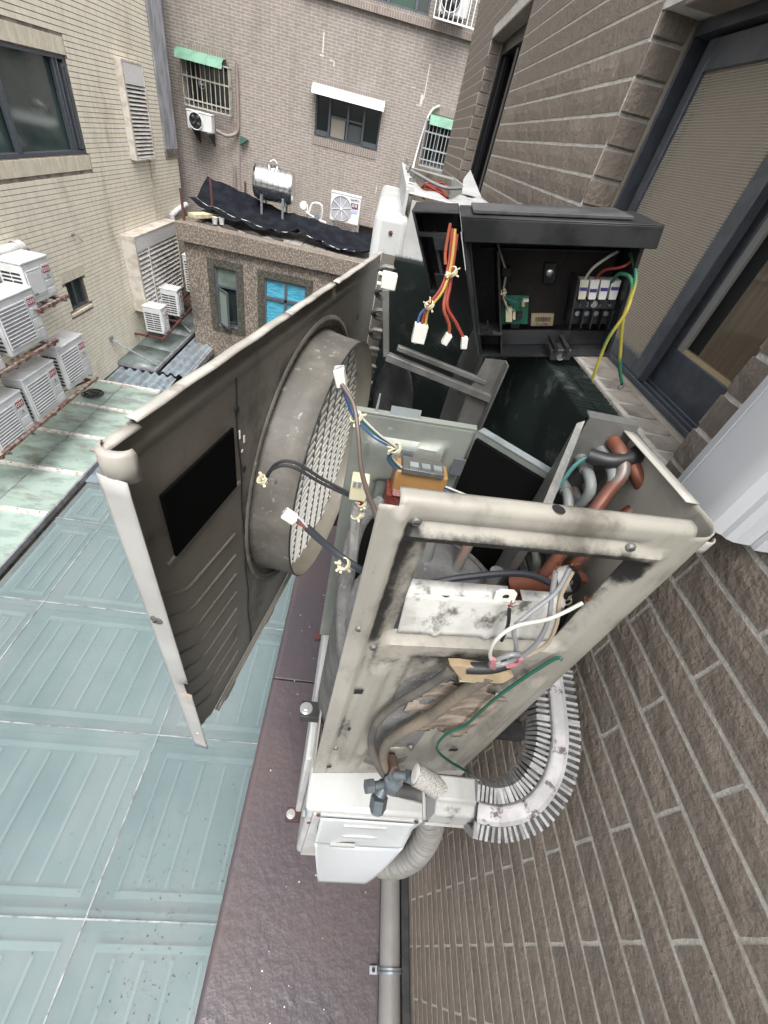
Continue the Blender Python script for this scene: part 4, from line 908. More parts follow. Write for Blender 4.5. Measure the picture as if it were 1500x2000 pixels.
# base pan
MB().box(.033,.352,.262,1.25,-.968,-.944).build('base_pan', M_cream, UC, bev=.004)
MB().box(.040,.100,.262,.60,-.9435,-.9415).build('rust_patch', M_darkrust, UC)
MB().box(.030,.0335,.255,1.25,-.966,-.90).build('front_lip', M_cream, UC)
MB().box(.042,.046,.262,.50,-.93,-.56).build('foam_sheet', M_foam, UC)
MB().box(.012,.352,1.20,1.2025,-.955,-.222).build('far_side_panel', M_inner, UC)
# coil, long leg at the back and short leg at the far end
cz0, cz1 = -.93, -.212
MB().box(.296,.342,.452,1.17,cz0,cz1-.004).build('coil_core', M_coretube, UC)
m = MB(); y = .452
while y < 1.17:
    j = random.uniform(-.0006,.0006); m.box(.289,.316,y,y+.0009,cz0,cz1+j); m.box(.319,.349,y+.001,y+.0019,cz0,cz1+j*1.3); y += .0031
m.build('coil_fins', M_fin, UC, smooth=None, recalc=False, kind='stuff')
MB().box(.045,.29,1.125,1.165,cz0,cz1-.004).build('coil_core', M_coretube, UC)
m = MB(); x = .045
while x < .29:
    m.box(x,x+.0009,1.118,1.172,cz0,cz1+random.uniform(-.0006,.0006)); x += .0034
m.build('coil_fins', M_fin, UC, smooth=None, recalc=False, kind='stuff')
for k in range(14):                                # hairpin bends at the free end
    z = -.235-k*.05
    MB().tube([(.05,1.130,z),(.026,1.130,z),(.016,1.133,z-.006),(.014,1.138,z-.0125),(.016,1.143,z-.019),(.026,1.146,z-.025),(.05,1.146,z-.025)],.0058,n=8,k=2).build('hairpin_tube', M_coretube if k>8 else M_grey, UC)
# coil end plate towards the camera, with tube bends
ep = MB(); ep.prism([(.286,.449,-.205),(.352,.449,-.205),(.352,.449,-.95),(.286,.449,-.95)],(0,.002,0)); ep.prism([(.286,.449,-.205),(.352,.449,-.205),(.352,.463,-.203),(.286,.463,-.203)],(0,0,.002)); epo = ep.build('coil_end_plate', M_grey, UC)
MB().prism([(.276,.452,-.215),(.284,.452,-.21),(.262,.372,-.33),(.250,.372,-.34)],(.006,.004,-.60)).build('rusty_post', M_grey, UC)
for i,(x,z,o,b) in enumerate(((.305,-.262,.04,.045),(.325,-.245,.04,.05),(.297,-.300,.035,.04),(.323,-.315,.04,.03),(.300,-.345,.04,.05),(.325,-.37,.04,.05),(.302,-.41,.04,.05),(.325,-.46,.04,.05))):
    MB().cyl((x,.449,z),(x,.424,z),.0085,n=12).build('tube_socket', M_coppergrey, UC)
    MB().tube([(x,.43,z),(x,.449-o,z-.002),(x+.002,.449-o-.012,z-.014),(x+.006,.449-o-.004,z-b),(x+.008,.445,z-b-.004)],.0068,n=10,k=4).build('bend_tube', M_coppergrey, UC)
MB().tube([(.331,.447,-.228),(.331,.425,-.229),(.333,.402,-.243),(.323,.39,-.268),(.308,.372,-.305),(.285,.35,-.40),(.265,.345,-.52)],.0085,n=12,k=5).build('copper_riser', M_copper, UC)
MB().tube([(.345,.43,-.232),(.350,.405,-.240),(.366,.392,-.258),(.368,.386,-.275),(.352,.377,-.298),(.325,.36,-.38),(.305,.35,-.50)],.0085,n=12,k=5).build('copper_riser', M_copper, UC)
MB().tube([(.296,.425,-.241),(.320,.414,-.237),(.348,.418,-.228),(.356,.43,-.226)],.0095,n=12,k=4).build('rubber_sleeve', M_wblk, UC)
MB().tube([(.298,.424,-.242),(.284,.420,-.256),(.270,.405,-.30),(.262,.39,-.35)],.0028,n=8,k=4).build('sensor_wire', M_wteal, UC)
# partition plate
PT = -.300
MB().sheet(frange(.004,.190,.006), frange(-.93,PT,.006), lambda s,z: (s,.535+.008*(s/.19) - .010*(sst(s,.03,.036)-sst(s,.15,.156))*(sst(z,-.50,-.49)-sst(z,-.345+.10*max(0,s-.10),-.335+.10*max(0,s-.10))) + .010*(sst(s,.05,.056)-sst(s,.085,.091))*(sst(z,-.50,-.49)-sst(z,-.42,-.41)), z)).build('partition_plate', M_greenplate, UC, solid=.0016)
m = MB(); m.prism([(.004,.533,PT),(.19,.541,PT),(.19,.551,PT+.002),(.004,.543,PT+.002)],(0,0,.0016)); m.build('partition_lip', M_greenplate, UC)
m = MB(); m.prism([(.055,.538,PT),(.10,.540,PT),(.10,.544,PT+.014),(.055,.542,PT+.014)],(0,.002,0)); m.build('partition_tab', M_zinc, UC)
m = MB(); m.prism([(.032,.538,PT),(.036,.538,PT),(.036,.540,PT+.03),(.034,.540,PT+.03)],(0,.002,0)); m.build('partition_tab', M_zinc, UC)
MB().prism([(.190,.541,PT),(.290,.451,PT),(.290,.451,-.93),(.190,.541,-.93)],(.002,.002,0)).build('partition_wing', M_greenplate, UC)
MB().prism([(.193,.535,PT-.008),(.280,.457,PT-.008),(.280,.457,-.90),(.193,.535,-.90)],(-.005,-.006,0)).build('foam_lining', M_foam, UC)
m = MB(); m.prism([(.192,.538,PT+.001),(.284,.455,PT+.001),(.292,.462,PT+.003),(.200,.546,PT+.003)],(0,0,.0018)); m.build('partition_lip', M_zinc, UC)
# reactor on the partition
rc = MB(); rc.box(.078,.160,.492,.528,-.405,-.362); rco = rc.build('reactor_frame', mat('amber_lacquer', (.36,.20,.075), .35, col2=(.28,.15,.06), ns=12), UC, bev=.003)
m = MB(); m.box(.086,.150,.486,.520,-.361,-.352); m.build('lamination_stack', M_grey, rco, bev=.001)
for k in range(3): MB().box(.096+k*.018,.109+k*.018,.488,.500,-.3515,-.347).build('terminal_plate', M_zinc, rco)
m = MB(); 
for k in range(9): m.cyl((.080,.480+.004*k,-.40),(.100,.480+.004*k,-.40),.002,n=6); 
m.box(.072,.092,.482,.524,-.47,-.405); m.build('winding', mat('red_winding',(.12,.02,.018),.4,col2=(.2,.05,.03),ns=200), rco)
for x in (.084,.168): MB().prism([(x,.527,-.345),(x+.018,.527,-.345),(x+.018,.527,-.375),(x,.527,-.375)],(0,-.003,0)).build('mount_ear', M_galv, rco)
# compressor in its felt jacket, with the split seam
cc = Vector((.160,.394,0))
MB().lathe([(0,-.478),(.06,-.482),(.105,-.494),(.130,-.514),(.139,-.545),(.139,-.93)],cc,(0,0,1),40).build('compressor', M_felt, UC)
for a, r_, b_ in ((0,.10,-.490),(1.6,.06,-.481)):
    m = MB(); m.tube([cc+Vector((r_*math.cos(t*.3+a),r_*math.sin(t*.3+a),b_+.001*math.sin(t*1.7))) for t in range(9)],.004,n=6,k=2); m.build('jacket_seam', M_felt, UC)
MB().tube([(.070,.505,-.44),(.040,.47,-.455),(.030,.42,-.48),(.033,.36,-.53),(.050,.30,-.60),(.075,.285,-.68)],.013,n=12,k=5).build('jacket_edge_roll', M_felt, UC)
MB().tube([(.083,.50,-.45),(.056,.465,-.465),(.047,.42,-.49),(.049,.36,-.54),(.064,.305,-.61)],.009,n=10,k=5).build('jacket_edge_gap', M_foam, UC)
MB().tube([(.15,.43,-.505),(.152,.435,-.47),(.150,.45,-.42),(.14,.47,-.38)],.010,n=12,k=3).build('suction_pipe', M_coppergrey, UC)
MB().tube([(.20,.42,-.505),(.205,.425,-.46),(.21,.44,-.40),(.215,.45,-.36)],.008,n=12,k=3).build('discharge_pipe', M_coppergrey, UC)
MB().tube([(.265,.41,-.50),(.27,.40,-.44),(.268,.40,-.38),(.262,.405,-.34)],.008,n=12,k=3).build('liquid_pipe', M_coppergrey, UC)
# reversing valve, copper cluster seen through the opening
MB().cyl((.262,.36,-.43),(.312,.345,-.385),.016,n=14).build('reversing_valve', M_copper, UC)
MB().cyl((.309,.346,-.388),(.318,.343,-.380),.018,n=14).build('valve_collar', M_nylon, UC)
MB().tube([(.27,.37,-.60),(.285,.36,-.50),(.305,.352,-.42),(.315,.345,-.37)],.009,n=12,k=4).build('copper_pipe', M_copper, UC)
MB().tube([(.30,.36,-.62),(.315,.355,-.52),(.330,.35,-.44),(.338,.35,-.38)],.009,n=12,k=4).build('copper_pipe', M_copper, UC)
MB().tube([(.24,.39,-.62),(.255,.385,-.52),(.25,.39,-.44)],.012,n=12,k=4).build('copper_pipe', M_coppergrey, UC)
# fan, motor bracket
FC = Vector((.085,.90,-.61))
MB().cyl(FC+Vector((-.03,0,0)),FC+Vector((.04,0,0)),.045,n=20).build('fan_hub', M_slot, UC)
for k in range(3):
    a0 = R(62)+k*2*math.pi/3; g = []
    def bl(u, v, a0=a0):
        ang = a0 + (v-.5)*(1.15-.35*u); rr = .04+.205*u - .03*u*u*(2*v-1)**2*2.0; return FC+Vector((.045*(v-.5)*2+.012*math.sin(u*3), rr*math.cos(ang), rr*math.sin(ang)))
    MB().sheet([i/10 for i in range(11)],[i/10 for i in range(11)],bl).build('fan_blade', M_plastic, UC, solid=.003, smooth=60)
MB().cyl((.13,.90,-.61),(.21,.90,-.61),.055,n=20).build('fan_motor', M_grey, UC)
for y in (.66,.80):
    m = MB(); m.prism([(.20,y,-.235),(.232,y,-.232),(.238,y+.004,-.30),(.215,y+.01,-.93),(.19,y+.01,-.93),(.192,y+.004,-.30)],(0,.003,0)); m.build('bracket_arm', M_grey, UC)
    m = MB(); m.prism([(.232,y-.018,-.232),(.232,y+.003,-.232),(.216,y+.012,-.93),(.216,y-.010,-.93)],(.003,0,0)); m.build('bracket_web', M_grey, UC)
# white shelf bracket inside the opening
M_shelf = mat('flaking_white_plate', (.52,.52,.49), .55, col2=(.36,.355,.33), ns=9, dirt=(.09,.085,.075), ds=30, dlo=.50, dhi=.66, bump=.15, bs=90)
m = MB(); m.sheet(frange(.060,.255,.004), frange(-.420,-.364,.006), lambda s,z: PP(s,z,-.008-.30*(z+.42)+.003*(sst(s,.10,.103)-sst(s,.107,.11))+.003*(sst(s,.165,.168)-sst(s,.174,.177)))); sh = m.build('shelf_bracket', M_shelf, UC, solid=.0015)
m = MB(); m.sheet(frange(.060,.185,.01),[0,1],lambda s,v: PP(s,-.364+.002*v,-.025-.018*v)); m.build('shelf_lip', M_shelf, sh, solid=.0015)
m = MB(); m.sheet(frange(.20,.255,.01),[0,1],lambda s,v: PP(s,-.364+.002*v,-.025-.014*v)); m.build('shelf_lip', M_shelf, sh, solid=.0015)
m = MB(); m.prism([PP(.162,-.364,-.024),PP(.188,-.364,-.024),PP(.188,-.352,-.027),PP(.183,-.348,-.028),PP(.167,-.348,-.028),PP(.162,-.352,-.027)],PN*.002); ear = m.build('mount_ear', M_nylon, sh)
MB().lathe([(0,.0005),(.004,.0005)],PP(.175,-.356,-.0238),PN,12).build('ear_hole', M_black, ear)
# torn film on the lower panel
def film(u, v):
    s = .115+.175*u; z = -.500-.20*v-.06*u; return PP(s,z,-.0012+.0018*math.sin(u*17+v*4)+.0012*math.sin(v*23+u*6))
MB().sheet([i/24 for i in range(25)],[i/24 for i in range(25)],film,lambda u,v: (u-.5)**2+(v-.5)**2 < .235+.05*math.sin(7*math.atan2(v-.5,u-.5))+.02*math.sin(17*math.atan2(v-.5,u-.5))).build('torn_film', M_stain, UC, solid=.0008, smooth=60)
# cable clamp with its wires
m = MB(); m.prism([PP(.128,-.448,.006),PP(.140,-.440,.010),PP(.200,-.448,.012),PP(.216,-.462,.010),PP(.205,-.474,.014),PP(.150,-.472,.014)],Vector((0,-.002,.004))+PN*.010); ck = m.build('cable_clamp', M_labelp, UC, bev=.001)
for s_ in (.150,.185):
    m = MB(); m.prism([PP(s_,-.470,.022),PP(s_+.022,-.470,.022),PP(s_+.022,-.478,.022),PP(s_,-.478,.022)],PN*-.01); m.build('clamp_pad', M_ivory, ck)
MB().tube([PP(.150,-.448,.018),PP(.175,-.438,.022),PP(.195,-.428,.020)],.0075,n=10,k=3).build('rubber_boot', M_wblk, ck)
# power lines to the valves
MB().tube([(.166,.236,-.459),(.148,.236,-.512),(.121,.236,-.578),(.106,.231,-.636),(.111,.226,-.709),(.138,.217,-.787),(.160,.212,-.83)],.0062,n=10,k=5).build('dark_insulated_line', M_wblk if False else mat('dusty_rubber',(.075,.072,.066),.6,col2=(.12,.11,.095),ns=20), UC)
MB().tube([(.217,.238,-.463),(.200,.238,-.520),(.181,.238,-.606),(.149,.233,-.674),(.136,.229,-.724),(.146,.223,-.79),(.168,.215,-.835)],.0085,n=12,k=5).build('tan_insulated_line', mat('tan_insulation',(.19,.155,.115),.7,col2=(.13,.115,.095),ns=14,bump=.3,bs=80), UC)
gd = MB().lathe([(0,.004),(.024,.004),(.030,.002),(.032,-.004)],PP(.145,-.835,-.002),PN,24).build('gland_plate', M_side, UC); setattr_fn(gd,'grime',lambda p:.2)
MB().cyl(PP(.137,-.826,.003),PP(.137,-.826,.006),.006,n=14).build('gland_hole', M_black, gd)
MB().lathe([(0,.006),(.004,.005),(.0055,0)],PP(.165,-.792,0),PN,12).build('gland_screw', M_grey, gd)
# service valves
v = MB(); v.cyl((.168,.240,-.815),(.168,.205,-.800),.0085,n=14); v.cyl((.167,.207,-.79),(.168,.200,-.835),.011,n=14); v1 = v.build('service_valve', M_brass, UC)
hexnut(MB(),(.167,.2,-.798),(.1675,.198,-.822),.0165).build('hex_nut', M_brass, v1)
hexnut(MB(),(.180,.2,-.760),(.193,.198,-.765),.011).build('hex_nut', M_brass, v1)
MB().cyl((.165,.204,-.776),(.182,.2,-.762),.007,n=12).build('valve_stem', M_brass, v1)
MB().cyl((.163,.236,-.800),(.166,.212,-.782),.008,n=12).build('copper_stub', M_copper, v1)
v = MB(); v.cyl((.158,.205,-.83),(.150,.188,-.842),.0115,n=14); v.cyl((.165,.203,-.83),(.138,.197,-.826),.008,n=12); v2 = v.build('service_valve', M_brass, UC)
hexnut(MB(),(.136,.198,-.826),(.122,.195,-.824),.012).build('hex_nut', M_brass, v2)
hexnut(MB(),(.150,.186,-.840),(.150,.172,-.858),.0150).build('hex_nut', M_brass, v2)
MB().cyl((.150,.172,-.858),(.150,.169,-.862),.0125,n=12).build('cap', M_brass, v2)

# ---------------------------------------------------------------- loose wires of the unit
def cable(name, label, strands, grp='loose wires of the opened unit'):
    t = thing(name, strands[0][0][0], label, 'wire', grp)
    for pts, r, mt in strands: MB().tube(pts, r*.82, n=8, k=6).build('strand', mt, t)
    return t
def plug(t, c, d, s=.012, mt=None):
    c = Vector(c); d = Vector(d).normalized(); m = MB(); m.bar(c-d*s, c+d*s, s*1.5, s*1.15); o = m.build('connector', mt or M_nylon, t, bev=.001)
    for k in (-1,0,1):
        u = d.orthogonal().normalized(); m = MB(); m.bar(c+d*s*.9+u*k*s*.4, c+d*s*1.06+u*k*s*.4, s*.25, s*.6); m.build('connector_slot', M_greyprint, o)
def tie(t, c, r=.008):
    c = Vector(c); m = MB(); m.lathe([(r*.6,-.0025),(r*.75,-.0025),(r*.75,.0025),(r*.6,.0025)],c,(.6,.3,-.7),14,True); o = m.build('cable_tie', M_ivory, t)
    m = MB()
    for q in range(4):
        a = Vector((random.uniform(-1,1),random.uniform(-1,.2),random.uniform(-1,1))).normalized(); m.bar(c+a*r*.4,c+a*r*1.15,.003,.0015)
    m.build('tie_tail', M_ivory, o)
t = cable('wire_pair', 'pair of black wires bowing over to a plug hanging before the fan ring', [([(-.094,.40,-.339),(-.084,.40,-.322),(-.062,.40,-.315),(-.023,.40,-.334),(.018,.40,-.349)],.0026,M_wblk),([(-.094,.402,-.342),(-.082,.404,-.318),(-.060,.404,-.311),(-.022,.403,-.330),(.020,.40,-.346)],.0026,M_wblk)])
tie(t, (-.098,.398,-.341), .009); MB().lathe([(.005,-.001),(.0065,0),(.005,.001)],(-.086,.40,-.343),(0,1,.3),14,True).build('ring_lug', M_galv, t)
t = cable('sleeved_wire_bundle', 'grey sleeved bundle standing up to an ivory connector block', [([(.026,.40,-.36),(.027,.40,-.385),(.031,.40,-.434),(.040,.40,-.55)],.0095,mat('grey_sleeve',(.40,.40,.38),.7,col2=(.28,.28,.27),ns=40)),([(.025,.398,-.335),(.027,.398,-.352),(.027,.40,-.37)],.003,M_wor),([(.030,.398,-.335),(.031,.398,-.352),(.029,.40,-.37)],.003,M_wred)])
m = MB(); m.box(.012,.034,.390,.408,-.345,-.312); bl_ = m.build('connector', M_ivory, t, bev=.0015)
for k in range(3): MB().box(.014+k*.0065,.018+k*.0065,.3885,.391,-.322,-.314).build('connector_slot', M_greyprint, bl_)
tie(t, (.027,.397,-.375), .011); tie(t, (.030,.395,-.352), .008)
t = cable('motor_lead', 'multicoloured motor lead looping from a white plug past two cream ties', [([(-.018,.48,-.236),(-.008,.48,-.252),(.006,.48,-.276),(.037,.48,-.300),(.066,.49,-.320),(.064,.49,-.340),(.092,.50,-.367),(.144,.50,-.381),(.20,.50,-.395)],.0024,M_wteal),([(-.016,.482,-.236),(-.005,.48,-.250),(.009,.478,-.272),(.040,.478,-.297),(.069,.488,-.320),(.068,.488,-.338),(.095,.497,-.363),(.146,.497,-.377),(.20,.497,-.391)],.0020,M_wwht),([(-.02,.482,-.236),(-.011,.478,-.253),(.004,.478,-.279),(.034,.478,-.303),(.063,.488,-.323),(.061,.488,-.342),(.089,.497,-.370),(.142,.497,-.384),(.20,.497,-.398)],.0020,M_wblue)])
plug(t, (-.021,.478,-.226), (-.3,0,1), .011); tie(t, (.006,.476,-.276), .012); tie(t, (.068,.486,-.320), .012)
cable('brown_lead', 'single dark brown lead hanging from the plug down behind the near panel', [([(-.018,.47,-.232),(0,.45,-.245),(.011,.42,-.267),(.019,.38,-.282),(.029,.34,-.285),(.039,.30,-.279),(.044,.275,-.285)],.0035,M_wbrn)])
t = cable('thick_black_cable', 'thick black sheathed cable running through the panel opening to a rainbow-wired plug', [([(-.031,.33,-.344),(.002,.33,-.377),(.037,.32,-.392),(.069,.32,-.411),(.118,.32,-.407),(.170,.33,-.394),(.237,.34,-.383),(.280,.34,-.385),(.318,.33,-.402),(.331,.32,-.44),(.335,.32,-.52)],.0055,mat('blue_black_sheath',(.04,.045,.055),.45)),([(.305,.338,-.355),(.322,.332,-.375),(.315,.33,-.40),(.30,.33,-.415)],.0058,M_wblk)])
for i, c_ in enumerate((M_wred,M_wor,M_wblue,M_wwht)):
    o = (i-1.5)*.002; MB().tube([(-.046+o*.3,.33,-.332+o),(-.040,.33,-.336+o*1.6),(-.031,.33,-.344+o*.4)],.0011,n=6,k=3).build('strand', c_, t)
plug(t, (-.051,.329,-.329), (-.6,0,.4), .008); tie(t, (.018,.318,-.385), .011); tie(t, (.320,.326,-.405), .010)
cable('green_earth_wire', 'single green earth wire snaking down the near panel', [([PP(.270,-.428,.012),PP(.262,-.442,.008),PP(.233,-.545,.010),PP(.225,-.66,.008),PP(.205,-.705,.008),PP(.208,-.775,.008),PP(.245,-.83,.012),(.330,.240,-.862)],.0030,M_wgrn)])
t = cable('frayed_supply_wires', 'tangle of grey and white supply wires with bare copper ends over the shelf bracket', [
  ([PP(.196,-.425,.020),PP(.186,-.385,.025),PP(.170,-.352,.020),PP(.182,-.335,.012),PP(.205,-.310,.0),PP(.212,-.285,-.012)],.0030,M_wgry),
  ([PP(.205,-.425,.018),PP(.214,-.39,.016),PP(.212,-.35,.010),PP(.205,-.32,.0),PP(.200,-.292,-.012)],.0034,M_wgry),
  ([PP(.190,-.428,.022),PP(.160,-.40,.030),PP(.150,-.365,.030),PP(.165,-.342,.024),PP(.205,-.335,.016),PP(.235,-.315,.008)],.0026,M_wwht),
  ([PP(.218,-.420,.014),PP(.232,-.395,.012),PP(.226,-.355,.008),PP(.216,-.32,-.002),PP(.218,-.29,-.012)],.0030,mat('tan_wire',(.36,.30,.22),.5)),
  ([PP(.172,-.43,.022),PP(.166,-.405,.03),PP(.178,-.385,.032),PP(.192,-.395,.028),PP(.188,-.415,.026),PP(.172,-.418,.028),PP(.160,-.40,.03)],.0032,M_wgry),
  ([PP(.176,-.428,.026),PP(.166,-.415,.031),PP(.162,-.398,.031)],.0034,M_wpink), ([PP(.188,-.420,.028),PP(.196,-.408,.030),PP(.194,-.396,.030)],.0034,M_wpink),
  ([PP(.182,-.405,.004),PP(.176,-.372,.004),PP(.168,-.346,0)],.0026,M_wblk)])
for c_ in (PP(.214,-.280,-.014),PP(.200,-.286,-.014),PP(.238,-.312,.007),PP(.167,-.342,-.001)):
    m = MB()
    for q in range(7): a = Vector((random.uniform(-1,1),random.uniform(-.6,.6),random.uniform(.2,1.2))).normalized(); m.tube([c_-a*.002,c_+a*.004,c_+a*.004+Vector((random.uniform(-.004,.004),0,random.uniform(0,.005)))],.0005,n=5)
    m.build('bare_copper', mat('copper_strand',(.30,.12,.07),.4,.8) if 'copper_strand' not in bpy.data.materials else bpy.data.materials['copper_strand'], t)

# ---------------------------------------------------------------- detached front panel with fan ring
FP = thing('detached_front_panel', (-.1,.79,-.97), 'dirty front casing panel with fan ring swung open on the left', 'casing panel')
A0 = Vector((-.2113,.2825,0)); E0 = Vector((.2139,.9769,0)); N0 = Vector((.9769,-.2139,0))
def FPt(s, z, h=0): return A0 + E0*s + N0*h + Vector((0,0,z))
RC = (.556,-.606); RR = .306
us = frange(0,1.036,.0062); vz = frange(-.968,-.237,.0062)
def rib(s, z):
    r = 0
    for k in range(8):
        z0 = -.470-k*.052; zz = z0-.05*sst(s,0,.08)-.12*s
        pass
    r += .006*(sst(z,-.275,-.268)-sst(z,-.262,-.255))*.5
    return r
def fp_fn(s, z):
    d = math.hypot(s-RC[0], z-RC[1])
    return FPt(s, z, rib(s, z)*(0 if d < RR+.03 else 1)*(1 if s > .008 else 0) - .008*sst(s,.0,.02)+.008)
def fp_keep(s, z):
    if math.hypot(s-RC[0], z-RC[1]) < RR-.004: return False
    if s < .060 and z < -.968+.05*(1-s/.06): return False
    if s < .045 and z > -.245: return False
    return True
m = MB(); m.sheet(us, vz, fp_fn, fp_keep); sk = m.build('panel_sheet', M_inner, FP, solid=.0016, smooth=60)
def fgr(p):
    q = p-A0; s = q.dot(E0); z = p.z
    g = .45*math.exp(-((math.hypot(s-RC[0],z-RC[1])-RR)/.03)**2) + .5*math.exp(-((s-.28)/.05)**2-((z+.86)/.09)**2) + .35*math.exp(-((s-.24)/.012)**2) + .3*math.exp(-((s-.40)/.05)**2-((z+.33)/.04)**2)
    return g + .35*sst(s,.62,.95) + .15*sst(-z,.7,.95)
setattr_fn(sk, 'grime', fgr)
# folded edges
M_edge = mat('scuffed_cream_edge', (.44,.42,.38), .45, col2=(.34,.32,.285), ns=9, dirt=(.17,.145,.12), ds=20, dlo=.52, dhi=.68)
m = MB(); m.sheet([0,1,2,3], frange(-.965,-.262,.02), lambda u,z: FPt(-.004+.0015*(u==0)-.0*u, z, [.0,.006,.022,.030][u]), lambda u,z: not (u > 1.5 and -.70 < z < -.665)); m.build('end_flange', mat('pale_enamel_edge',(.42,.417,.40),.4,col2=(.36,.355,.34),ns=6,dirt=(.33,.27,.22),ds=9,dlo=.6,dhi=.75), FP, solid=.0016, smooth=60)
m = MB(); m.sheet([i*.35 for i in range(10)],[0,.06,.12,.5,1],lambda u,v: FPt(.012-.016*math.sin(u)*min(1,.6+v*4), -.236-.032*v, .015-.017*math.cos(u)*min(1,.8+v*2))); m.build('rolled_tab', M_edge, FP, solid=.0016, smooth=70)

for a, b, zz in ((.0,.05,-.2405),(.046,.40,-.2325),(.402,.62,-.2320),(.635,1.036,-.2335)):
    m = MB(); m.sheet(frange(a,b,.02),[0,1,2,3],lambda s,v: FPt(s, zz-.0022*(v==3)+.0006*math.sin(s*60), [-.002,.003,.007,.0095][v])); m.build('top_flange', M_edge, FP, solid=.0016, smooth=60)
m = MB(); m.sheet(frange(.07,1.0,.03),[0,1],lambda s,v: FPt(s,-.9685-.002*v,.002+.010*v)); m.build('bottom_flange', M_inner, FP, solid=.0014)
for s_ in (.095,.30): MB().prism([FPt(s_,-.968,.010),FPt(s_+.05,-.968,.010),FPt(s_+.045,-.984,.010),FPt(s_+.005,-.984,.010)],N0*.0015).build('foot_tab', M_inner, FP)
sc_ = MB().lathe([(0,.003),(.005,.003),(.008,.0015),(.0085,0)],FPt(-.0045,-.49,.013),-E0,18).build('screw', M_grey, FP)
MB().bar(FPt(-.0078,-.494,.010),FPt(-.0078,-.486,.016),.0016,.0006,E0).build('screw_slot', M_slot, sc_)
MB().lathe([(0,.002),(.003,.0015),(.0035,0)],FPt(-.0045,-.885,.018),-E0,12).build('rivet', M_galv, FP)
# pressed ribs and the vertical seam
for k in range(8):
    P = [FPt(s, -.470-k*.052-.05*sst(s,0,.08)-.12*s, .0012) for s in frange(.012,.205-.004*k,.012)]
    if P[-1].z > -.955: MB().tube(P,.0026,n=6).build('pressed_rib', M_inner, FP)
MB().tube([FPt(.236+.003*math.sin(z*40),z,.0008) for z in frange(-.96,-.27,.03)],.0016,n=6).build('seam', M_slot, FP)
# black pad, slots
MB().prism([FPt(.056,-.335,.0035),FPt(.215,-.335,.0035),FPt(.213,-.441,.0035),FPt(.058,-.441,.0035)],N0*.004).build('black_pad', M_foam, FP, bev=.0015)
m = MB()
for a,b,c,d in ((.045,.228,-.448,-.4425),): m.prism([FPt(a,d,.001),FPt(b,d,.001),FPt(b,c,.001),FPt(a,c,.001)],N0*.004)
m.build('pad_rim', M_inner, FP)
for s_, z_, w_, h_ in ((.232,-.318,.010,.008),(.236,-.36,.003,.014),(.248,-.375,.004,.012),(.240,-.392,.004,.004),(.244,-.43,.008,.010),(.250,-.64,.006,.012),(.86,-.36,.008,.012)):
    MB().prism([FPt(s_-w_/2,z_-h_/2,.003),FPt(s_+w_/2,z_-h_/2,.003),FPt(s_+w_/2,z_+h_/2,.003),FPt(s_-w_/2,z_+h_/2,.003)],N0*.0012).build('tab_slot', M_wire if w_ < .005 else M_slot, FP)
# bell mouth ring
o = FPt(RC[0],RC[1],0)
br_ = MB().lathe([(RR+.014,.0016),(RR+.006,.0035),(RR-.003,-.004),(RR-.008,-.008),(.292,-.008),(.287,.000),(.2842,.03),(.2832,.074)],o,N0,96).build('fan_ring', M_dust, FP, solid=.0012, smooth=50)
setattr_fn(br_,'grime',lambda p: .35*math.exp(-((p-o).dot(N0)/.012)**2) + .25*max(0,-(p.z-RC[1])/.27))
MB().lathe([(.2832,.0735),(.2834,.0745),(.2830,.0755),(.2820,.0745),(.2800,.056),(.2785,.0),(.2785,-.03),(.283,-.04)],o,N0,96).build('bell_mouth', M_bell, FP, smooth=50)
m = MB(); m.lathe([(.2828,.0757),(.2848,.0747),(.2850,.0730),(.2834,.0722)],o,N0,96,True); m.build('rim_edge', M_slot, FP, smooth=60)
# grille wires: slanting bars plus three cross wires
for k in range(29):
    off_ = -.266+k*.019; hw_ = math.sqrt(max(.0004,.277**2-off_**2)); ca, sa_ = math.cos(R(4)), math.sin(R(4))
    P = []
    for q in range(7):
        w = -hw_+2*hw_*q/6; s_ = RC[0]-off_*sa_+w*ca; z_ = RC[1]+off_*ca+w*sa_; P.append(FPt(s_,z_,+.034-.004*(1-(q-3)**2/9)))
    MB().tube(P,.0029,n=8).build('grille_bar', M_wire, FP)
for k in range(9):
    off_ = -.22+k*.055; hw_ = math.sqrt(.276**2-off_**2); ca, sa_ = math.cos(R(80)), math.sin(R(80))
    P = [FPt(RC[0]+off_*sa_+w*ca, RC[1]-off_*ca+w*sa_, +.031+.003*(w/hw_)**2) for w in [(-hw_+2*hw_*q/8) for q in range(9)]]
    MB().tube(P,.0022,n=6).build('cross_wire', M_dust, FP)

# ---------------------------------------------------------------- control box perched on the coil
CB = thing('control_box', (.28,.66,-.22), 'black plastic control box with terminal block and circuit board perched on the coil', 'control box')
lt, rt, lb, rb = Vector((.1074,.68,-.064)), Vector((.3304,.62,-.0208)), Vector((.1926,.68,-.2394)), Vector((.3682,.62,-.1795))
DV = Vector((.10,.99,.02)).normalized()
def CP(u, v, d=0): return (lt*(1-u)+rt*u)*(1-v) + (lb*(1-u)+rb*u)*v + DV*d
def cblock(m, u0,u1,v0,v1,d0,d1):
    return m.add([CP(u0,v0,d0),CP(u1,v0,d0),CP(u1,v1,d0),CP(u0,v1,d0),CP(u0,v0,d1),CP(u1,v0,d1),CP(u1,v1,d1),CP(u0,v1,d1)],[(0,3,2,1),(4,5,6,7),(0,1,5,4),(1,2,6,5),(2,3,7,6),(3,0,4,7)])
cblock(MB(),-.0,1.0,.02,1.0,.085,.090).build('back_plate', M_plastic, CB)
m = MB(); cblock(m,-.01,.012,.02,1.0,-.005,.085); m.build('side_wall', M_plastic, CB)
